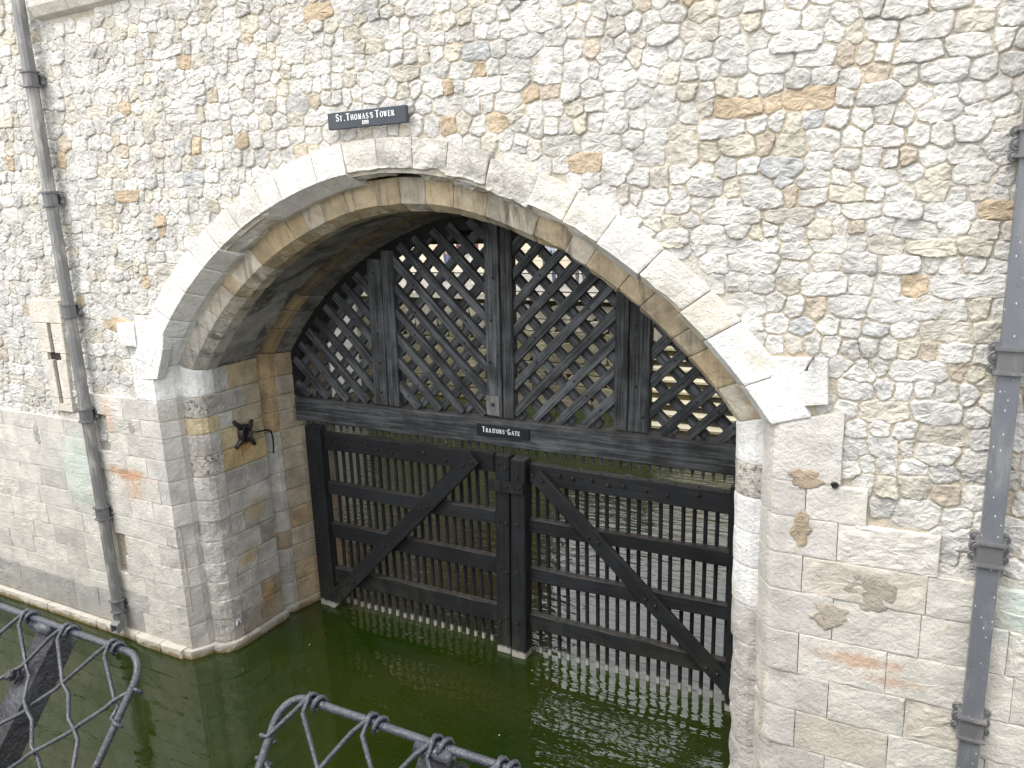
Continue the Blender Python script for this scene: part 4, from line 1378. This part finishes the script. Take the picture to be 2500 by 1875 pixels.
# ------------------------------------------------------------------ wire mesh panels in the foreground
FK = 0.88
DN = Vector((0, -math.sin(math.radians(39.8)), -math.cos(math.radians(39.8))))
FN = Vector((1, 0, 0)).cross(DN) * -1          # towards the camera side
if FN.y > 0:
    FN = -FN
def build_panel(x_edge, sgn, ties, z_rail, x_far, label, post_x):
    root = empty('mesh_panel', (x_edge, -4.70, 3.757), label, 'wire fence', 'wire mesh panels on the wharf edge')
    R0 = Vector((0, -4.45, z_rail))
    def pt(x, l, off=0.0):
        return Vector((x, R0.y, R0.z)) + DN * l + FN * off
    rr = 0.0047
    Lh = 0.44
    # bent frame rod: rail, rounded corner, side rod
    pts = [pt(x_far, 0), pt(x_edge - sgn * 0.05, 0)]
    for k in range(1, 9):
        a = PI / 2 * k / 8
        pts.append(pt(x_edge - sgn * 0.032 + sgn * 0.032 * math.sin(a), 0.032 - 0.032 * math.cos(a)))
    pts += [pt(x_edge - sgn * 0.004, 0.2), pt(x_edge - sgn * 0.010, Lh)]
    full = []
    for a, b in zip(pts[:-1], pts[1:]):
        n = max(1, int((b - a).length / 0.02))
        for k in range(n):
            p = a + (b - a) * k / n
            full.append(p + Vector((noise.noise(p * 20), noise.noise(p * 20 + Vector((5, 0, 0))), noise.noise(p * 20 + Vector((9, 0, 0))))) * 0.0008)
    full.append(pts[-1])
    b = MB()
    b.tube(full, rr, 10)
    b.build('frame_rod', M['mesh'], root, smooth=True)
    cw = abs(ties[1] - ties[0])
    hh, first = 0.044, 0.060
    rw = 0.0028
    rows = [0.0, first] + [first + hh * k for k in range(1, 10)]
    xe = x_edge
    def wire(x0, dr, i):
        pp = []
        for r, l in enumerate(rows):
            x = x0 + dr * cw / 2 * r
            over = 0.0036 * (1 if (r + i + (dr > 0)) % 2 else -1)
            pp.append((x, l, over))
        return pp
    def clip(pp):
        out = []
        for j, (x, l, o) in enumerate(pp):
            ok = (x - xe) * sgn <= 0.002 and (x - x_far) * sgn >= -0.001
            if ok:
                if not out and j > 0:
                    x1, l1, o1 = pp[j - 1]
                    t = (xe - x1) / (x - x1) if (x1 - xe) * sgn > 0 else (x_far - x1) / (x - x1)
                    out.append((x1 + (x - x1) * t, l1 + (l - l1) * t, o1))
                out.append((x, l, o))
            elif out:
                x1, l1, o1 = out[-1]
                lim = xe if (x - xe) * sgn > 0 else x_far
                t = (lim - x1) / (x - x1)
                out.append((lim, l1 + (l - l1) * t, o))
                break
        return out
    def smooth_pts(pp, start_hook, hookdir, end_wrap):
        P3 = []
        if start_hook:
            # over the rail and down behind it
            x0 = pp[0][0]
            rad = rr + rw
            turns, nn = (1.15, 7) if hookdir > 0 else (2.9, 18)       # one wire hooks over, the other is wound round the rod
            for k in range(nn):
                t = k / (nn - 1)
                a = PI * turns * (1 - t)
                P3.append(pt(x0 + (0.001 * 6 * t if hookdir > 0 else 0.021 - 0.017 * t), -rad * math.sin(a) * 1.05, rad * math.cos(a)))
            rest = pp[1:]
            P3.append(pt(x0 + (pp[1][0] - x0) * (0.10 if hookdir > 0 else 0.22), 0.014, rad * 0.8))
        else:
            rest = pp
        for j in range(len(rest)):
            x, l, o = rest[j]
            P3.append(pt(x, l, o))
            if j + 1 < len(rest):
                x2, l2, o2 = rest[j + 1]
                for t in (0.25, 0.5, 0.75):
                    bend = 0.0044 * math.sin(2 * PI * t)
                    P3.append(pt(x + (x2 - x) * t + bend, l + (l2 - l) * t - bend * 0.6, o + (o2 - o) * t))
        if end_wrap:
            e = P3[-1]
            s = end_wrap
            rad = rr + rw
            for k in range(1, 7):
                a = PI * 1.2 * k / 6
                P3.append(e + Vector((s * rad * math.sin(a) * 1.3, 0, 0)) + FN * (rad * math.cos(a) - rad * 0.3) + DN * (0.004 * k / 6))
        out = []
        for p in P3:
            out.append(p + Vector((noise.noise(p * 31), noise.noise(p * 31 + Vector((5, 0, 0))), noise.noise(p * 31 + Vector((9, 0, 0))))) * 0.0011)
        return out
    allx = list(ties)
    while abs(allx[-1] - x_far) > cw:
        allx.append(allx[-1] - sgn * cw)
    ext = [ties[0] + sgn * cw * k for k in range(1, 7)]
    for i, x0 in enumerate(allx + ext):
        for dr in (1, -1):
            pp = wire(x0, dr, i)
            inside_start = x0 in allx
            q = clip(pp)
            if len(q) < 2:
                continue
            ends_edge = abs(q[-1][0] - xe) < 0.003
            starts_edge = (not inside_start)
            if starts_edge and abs(q[0][0] - xe) > 0.003:
                continue
            P3 = smooth_pts(q, inside_start, 1 if dr > 0 else -1, sgn if ends_edge else 0)
            if starts_edge:
                e = P3[0]
                rad = rr + rw
                pre = []
                for k in range(6, 0, -1):
                    a = PI * 1.2 * k / 6
                    pre.append(e + Vector((sgn * rad * math.sin(a) * 1.3, 0, 0)) + FN * (rad * math.cos(a) - rad * 0.3) + DN * (0.004 * k / 6))
                P3 = pre + P3
            b = MB()
            b.tube(P3, rw, 7)
            b.build('wire', M['mesh'], root, smooth=True)
    # angle-iron post behind the mesh
    sec = [(-0.020, 0.0), (0.020, 0.0), (0.020, -0.036), (0.0145, -0.036), (0.0145, -0.006), (-0.020, -0.006)]
    v, f = [], []
    nn = 16
    for k in range(nn + 1):
        l = 0.010 + (Lh + 0.04) * k / nn
        for (a, c) in sec:
            jx = 0.0012 * noise.noise(Vector((a * 40, c * 40, l * 30)))
            v.append(pt(post_x + a - 0.010 * l + jx, l, -0.012 + c + jx))
    for k in range(nn):
        for i in range(6):
            f.append((k * 6 + i, k * 6 + (i + 1) % 6, (k + 1) * 6 + (i + 1) % 6, (k + 1) * 6 + i))
    f += [tuple(range(6)), tuple(nn * 6 + i for i in range(5, -1, -1))]
    mobj('angle_post', v, f, M['post'], root, fix=True)
    b = MB()
    b.tube([pt(post_x - 0.02, 0.0075, -0.002), pt(post_x + 0.022, 0.0075, -0.002)], 0.0085, 9)
    b.build('weld', M['mesh'], root, smooth=True)
    hexnut('bolt', pt(post_x - 0.012, 0.075, -0.006), 0.008, 0.012, M['post'], root, tuple(FN))
    return root
build_panel(-0.842, 1, [-0.911, -1.009, -1.099], 4.106, -2.0, 'black wire mesh panel with a rounded right corner and a post behind', -1.055)
build_panel(-0.601, -1, [-0.569, -0.487, -0.407, -0.333], 4.127, 0.35, 'black wire mesh panel with a rounded left corner, middle of the foreground', -0.402)

# ------------------------------------------------------------------ beyond the gate: basin wall, stairs, walkway, railings, curtain wall, people
def build_beyond():
    rnd = random.Random(9)
    o = MB()
    o.box((-40, 11.35, -1.5), (-5.35, 40, 2.62))
    o.box((-5.34, 13.9, -1.5), (40, 40, 2.62))
    o = o.build('walkway', M['paving'])
    o['kind'] = 'structure'
    B = empty('basin_wall', (-9, 11, 0), 'mossy coursed stone wall at the back of the basin, below the railings', 'wall')
    b = MB()
    b.box((-13.2, 11.06, -1.5), (-5.36, 11.34, 2.5))
    b.build('wall_core', M['basin'], B, tint=(0.16, 0.13, 0.07))
    zs = [0.0, 0.28, 0.54, 0.80, 1.06, 1.30, 1.54, 1.78, 2.06, 2.40]
    for a, c in zip(zs[:-1], zs[1:]):
        x = -13.2 - rnd.random() * 0.4
        while x < -5.4:
            wd = rnd.uniform(0.45, 0.95)
            x1 = min(x + wd, -5.37)
            if x1 - x > 0.1:
                t = rnd.uniform(0.22, 0.34)
                col = (t * 0.9, t * 0.84, t * 0.60) if a < 1.7 else (t * 1.35, t * 1.27, t * 1.08)
                p = resample(chaikin([(x + .006, a + .006), (x1 - .006, a + .006), (x1 - .006, c - .006), (x + .006, c - .006)], 0.06), 12)
                v, f = slab_stone(p, 11.05, 0.05, [(0, -.3), (0.0, 0.8), (0.05, 1.0), (0.3, 1.0)], 0.012, 5.0)
                mobj('wall_block', v, f, M['basin'], B, False, col)
            x += wd
    x = -13.2
    while x < -5.4:
        wd = rnd.uniform(0.8, 1.3)
        x1 = min(x + wd, -5.37)
        b = MB()
        b.box((x + 0.004, 10.93, 2.505), (x1 - 0.004, 11.34, 2.63))
        b.build('coping_stone', M['pale'], B, tint=(0.5, 0.47, 0.41))
        x += wd
    # side wall of pale stone to the left
    S = empty('side_wall', (-13.3, 9, 0), 'pale stone side wall seen through the left lattice', 'wall')
    for k in range(11):
        y = 6.55
        while y < 10.9:
            wd = rnd.uniform(0.5, 0.9)
            y1 = min(y + wd, 10.92)
            t = rnd.uniform(0.72, 0.80)
            b = MB()
            b.box((-13.9, y + 0.005, 0.0 + k * 0.3 + 0.005), (-13.24 + rnd.uniform(-0.01, 0.01), y1 - 0.005, 0.3 + k * 0.3 - 0.005))
            b.build('wall_block', M['pale'], S, tint=(t, t * 0.97, t * 0.92))
            y += wd
    # stairs to the right
    St = empty('water_stairs', (-3, 9.5, 0), 'stone stairs with pale treads rising from the basin, at the right', 'stairs')
    for k in range(15):
        z = -0.30 + 0.17 * (k + 1)
        y = 9.0 + 0.30 * k
        b = MB()
        b.box((-5.33, y + 0.03, z - 0.6), (2.0, y + 1.0, z - 0.05))
        b.build('riser', M['basin'], St, tint=(0.075, 0.065, 0.045))
        b = MB()
        b.box((-5.33, y, z - 0.048), (2.0, y + 0.33, z))
        t = (0.52, 0.48, 0.36) if z > 0.1 else (0.26, 0.25, 0.06)
        b.build('tread', M['pale'], St, tint=t)
    b = MB()
    b.box((2.0, 9, -1.5), (2.4, 14, 3.2))
    b.build('cheek_wall', M['basin'], St, tint=(0.25, 0.23, 0.18))
    # railings
    Rl = empty('railing', (-9, 11.15, 2.63), 'low black railing with wire mesh on top of the basin wall', 'railing')
    for z in (2.68, 3.10):
        b = MB()
        b.box((-13.2, 11.12, z - 0.012), (-4.6, 11.145, z + 0.012))
        b.build('rail', M['iron'], Rl)
    x = -13.1
    while x < -4.6:
        b = MB()
        b.box((x - 0.015, 11.146, 2.63), (x + 0.015, 11.17, 3.13))
        b.build('post', M['iron'], Rl)
        x += 1.4
    b = MB()
    x = -13.3
    while x < -4.6:
        for d in (1, -1):
            p, q = Vector((x, 11.13 + d * 0.004, 2.69)), Vector((x + d * 0.41, 11.13 + d * 0.004, 3.10))
            b.tube([p, q], 0.0035, 4, False)
        x += 0.06
    b.build('wire_mesh', M['iron'], Rl, kind='stuff')
    # information board hanging on the railing
    I = empty('notice_board', (-5.7, 11.08, 2.68), 'small dark notice board with pale lines, hung on the railing', 'notice board')
    b = MB()
    b.box((-5.86, 11.06, 2.69), (-5.26, 11.085, 3.06))
    b.build('panel', M['sign_black'], I)
    b = MB()
    for k in range(3):
        b.box((-5.80, 11.054, 2.80 + k * 0.07), (-5.80 + (0.28, 0.36, 0.22)[k], 11.058, 2.835 + k * 0.07))
    b.build('printed_lines', M['white'], I)
    # inner curtain wall behind the walkway
    C = empty('curtain_wall', (-10, 17, 2.6), 'cream stone curtain wall behind the walkway', 'wall')
    for k in range(8):
        x = -26 - rnd.random()
        while x < 6:
            wd = rnd.uniform(0.7, 1.3)
            t = rnd.uniform(0.58, 0.68)
            b = MB()
            b.box((x + 0.005, 17 + rnd.uniform(-0.01, 0.01), 2.62 + k * 0.32 + 0.005), (x + wd - 0.005, 17.6, 2.94 + k * 0.32 - 0.005))
            b.build('wall_block', M['pale'], C, tint=(t, t * 0.90, t * 0.72))
            x += wd
build_beyond()

def build_inner_towers():
    rnd = random.Random(31)
    t = empty('round_tower', (2.2, 21, 2.6), 'big round stone tower standing behind the stairs', 'tower')
    n = 28
    def ring(r, z0, z1, cx, cy):
        v = [(cx + r * math.cos(2 * PI * k / n), cy + r * math.sin(2 * PI * k / n), z) for z in (z0, z1) for k in range(n)]
        f = [(k, (k + 1) % n, n + (k + 1) % n, n + k) for k in range(n)] + [tuple(range(n - 1, -1, -1)), tuple(range(n, 2 * n))]
        return v, f
    z = 2.62
    while z < 13:
        v, f = ring(6.6 + rnd.uniform(-0.02, 0.02), z + 0.01, z + 0.55, 2.2, 21)
        b = rnd.uniform(0.40, 0.52)
        mobj('stone_course', v, f, M['basin'], t, tint=(b, b * 0.94, b * 0.82))
        z += 0.56
    for k in range(14):
        a = 2 * PI * k / 14
        b = MB()
        c, q = 2.2 + 6.3 * math.cos(a), 21 + 6.3 * math.sin(a)
        b.box((c - 0.5, q - 0.5, z + 0.01), (c + 0.5, q + 0.5, z + 1.2))
        b.build('merlon', M['basin'], t, tint=(0.45, 0.42, 0.37))
    h = empty('sky_blocking_lodging', (-23, 21, 2.6), 'unseen brown brick range with windows, added far left to block reflected sky', 'building')
    b = MB()
    b.box((-34, 18.0, 2.62), (-14.9, 26, 16.5))  # unseen, added tall and dark to block sky reflected in the water at left
    b.build('wall', M['basin'], h, tint=(0.15, 0.105, 0.085))
    v = [(-34.3, 17.6, 16.5), (-14.6, 17.6, 16.5), (-14.6, 26.4, 16.5), (-34.3, 26.4, 16.5), (-34.3, 22, 20), (-14.6, 22, 20)]
    mobj('roof', v, [(0, 1, 5, 4), (2, 3, 4, 5), (0, 4, 3), (1, 2, 5), (0, 3, 2, 1)], M['iron'], h)
    for x in (-31, -28, -25, -22, -19, -17):
        for z in (6.0, 9.4, 12.8):
            b = MB()
            b.box((x - 0.5, 17.93, z), (x + 0.5, 17.99, z + 1.7))
            w_ = b.build('window', M['white'], h)
            b = MB()
            b.box((x - 0.42, 17.90, z + 0.08), (x - 0.03, 17.925, z + 1.62))
            b.box((x + 0.03, 17.90, z + 0.08), (x + 0.42, 17.925, z + 1.62))
            b.build('pane', M['dark_void'], w_)
build_inner_towers()

def build_person(x, y, z, h, top, legs, skin, hair, face, label, arm_up=False):
    """a standing visitor: one skinned body, clothing by region, hair as its own piece"""
    v = [(0, 0, .53), (0, 0, .62), (0, 0, .74), (0, 0, .81), (0, 0, .86), (0, -.01, .93), (0, 0, .985),
         (.055, 0, .50), (.06, -.01, .28), (.065, .01, .05), (.07, -.06, .02), (-.055, 0, .50), (-.06, .01, .28), (-.065, .02, .05), (-.07, -.05, .02),
         (.115, 0, .80), (.15, .0, .64), (.14, -.07, .50), (.135, -.10, .45), (-.115, 0, .80), (-.15, .01, .64), (-.14, -.06, .50), (-.135, -.09, .45)]
    if arm_up:
        v[17], v[18] = (.10, -.14, .72), (.05, -.18, .78)
    e = [(0, 1), (1, 2), (2, 3), (3, 4), (4, 5), (5, 6), (0, 7), (7, 8), (8, 9), (9, 10), (0, 11), (11, 12), (12, 13), (13, 14), (3, 15), (15, 16), (16, 17), (17, 18), (3, 19), (19, 20), (20, 21), (21, 22)]
    r = [.075, .072, .085, .065, .032, .056, .04, .055, .037, .025, .022, .055, .037, .025, .022, .042, .032, .025, .022, .042, .032, .025, .022]
    me = bpy.data.meshes.new('person')
    me.from_pydata([(a * h, b * h, c * h) for a, b, c in v], e, [])
    o = bpy.data.objects.new('person', me)
    COL.objects.link(o)
    md = o.modifiers.new('skin', 'SKIN')
    for i, s in enumerate(me.skin_vertices[0].data):
        s.radius = (r[i] * h, r[i] * h)
        s.use_root = i == 0
    sb = o.modifiers.new('sub', 'SUBSURF')
    sb.levels = 1
    dg = bpy.context.evaluated_depsgraph_get()
    me2 = bpy.data.meshes.new_from_object(o.evaluated_get(dg))
    bpy.data.objects.remove(o)
    bpy.data.meshes.remove(me)
    me2.name = 'person'
    me2.materials.clear()
    for m in (skin, top, legs):
        me2.materials.append(m)
    for p in me2.polygons:
        c = p.center / h
        p.material_index = 2 if c.z < .52 and abs(c.x) < .115 else (0 if c.z > .835 or (c.z < .52) or (arm_up and c.y < -.11) else 1)
        p.use_smooth = True
    o = bpy.data.objects.new('person', me2)
    mw = Matrix.Translation((x, y, z)) @ Matrix.Rotation(face, 4, 'Z')
    put(o, mw)
    tag(o, label, 'person', 'visitors on the walkway')
    vv, ff = [], []
    n = 10
    for j in range(5):
        a = PI / 2 * j / 4
        for k in range(n):
            b = 2 * PI * k / n
            vv.append((.066 * h * math.cos(b) * math.cos(a), .015 * h + .066 * h * math.sin(b) * math.cos(a), .945 * h + .066 * h * math.sin(a)))
    ff = [(j * n + k, j * n + (k + 1) % n, (j + 1) * n + (k + 1) % n, (j + 1) * n + k) for j in range(4) for k in range(n)]
    mobj('hair', vv, ff, hair, o, True, mw=mw)
SK = plain_mat('skin', (0.50, 0.30, 0.21), 0.6)
HR = plain_mat('dark_hair', (0.03, 0.02, 0.015), 0.7)
JN = plain_mat('blue_jeans', (0.12, 0.16, 0.24), 0.85)
PB = plain_mat('pale_blue_cotton', (0.48, 0.54, 0.64), 0.85)
WH = plain_mat('white_cotton', (0.74, 0.74, 0.74), 0.85)
RD = plain_mat('dark_red_cotton', (0.16, 0.06, 0.07), 0.85)
GR = plain_mat('grey_cotton', (0.22, 0.22, 0.23), 0.85)
build_person(-8.30, 12.4, 2.62, 1.70, PB, JN, SK, HR, 0.3, 'person in a pale blue shirt behind the railing')
build_person(-7.70, 12.9, 2.62, 1.74, WH, GR, SK, HR, -0.2, 'person in a white shirt holding up a hand, behind the railing', True)
build_person(-10.75, 12.6, 2.62, 1.66, RD, WH, SK, HR, 0.5, 'person in a dark red top and white trousers behind the railing')
build_person(-11.9, 13.4, 2.62, 1.72, GR, JN, SK, HR, -0.5, 'person in a grey top and blue jeans behind the railing')

# floating specks and fallen leaves on the water
def build_specks():
    rnd = random.Random(4)
    b = MB()
    for k in range(16):
        x, y = rnd.uniform(-6.2, 0.3), rnd.uniform(-2.2, 5.0)
        s = rnd.uniform(0.004, 0.009)
        a = rnd.uniform(0, PI)
        c, d = math.cos(a) * s, math.sin(a) * s
        b.add([(x - c, y - d, 0.004), (x + d * .6, y - c * .6, 0.005), (x + c, y + d, 0.004), (x - d * .6, y + c * .6, 0.005)], [(0, 1, 2, 3)])
    b.build('floating_specks', M['white'], kind='stuff')
build_specks()
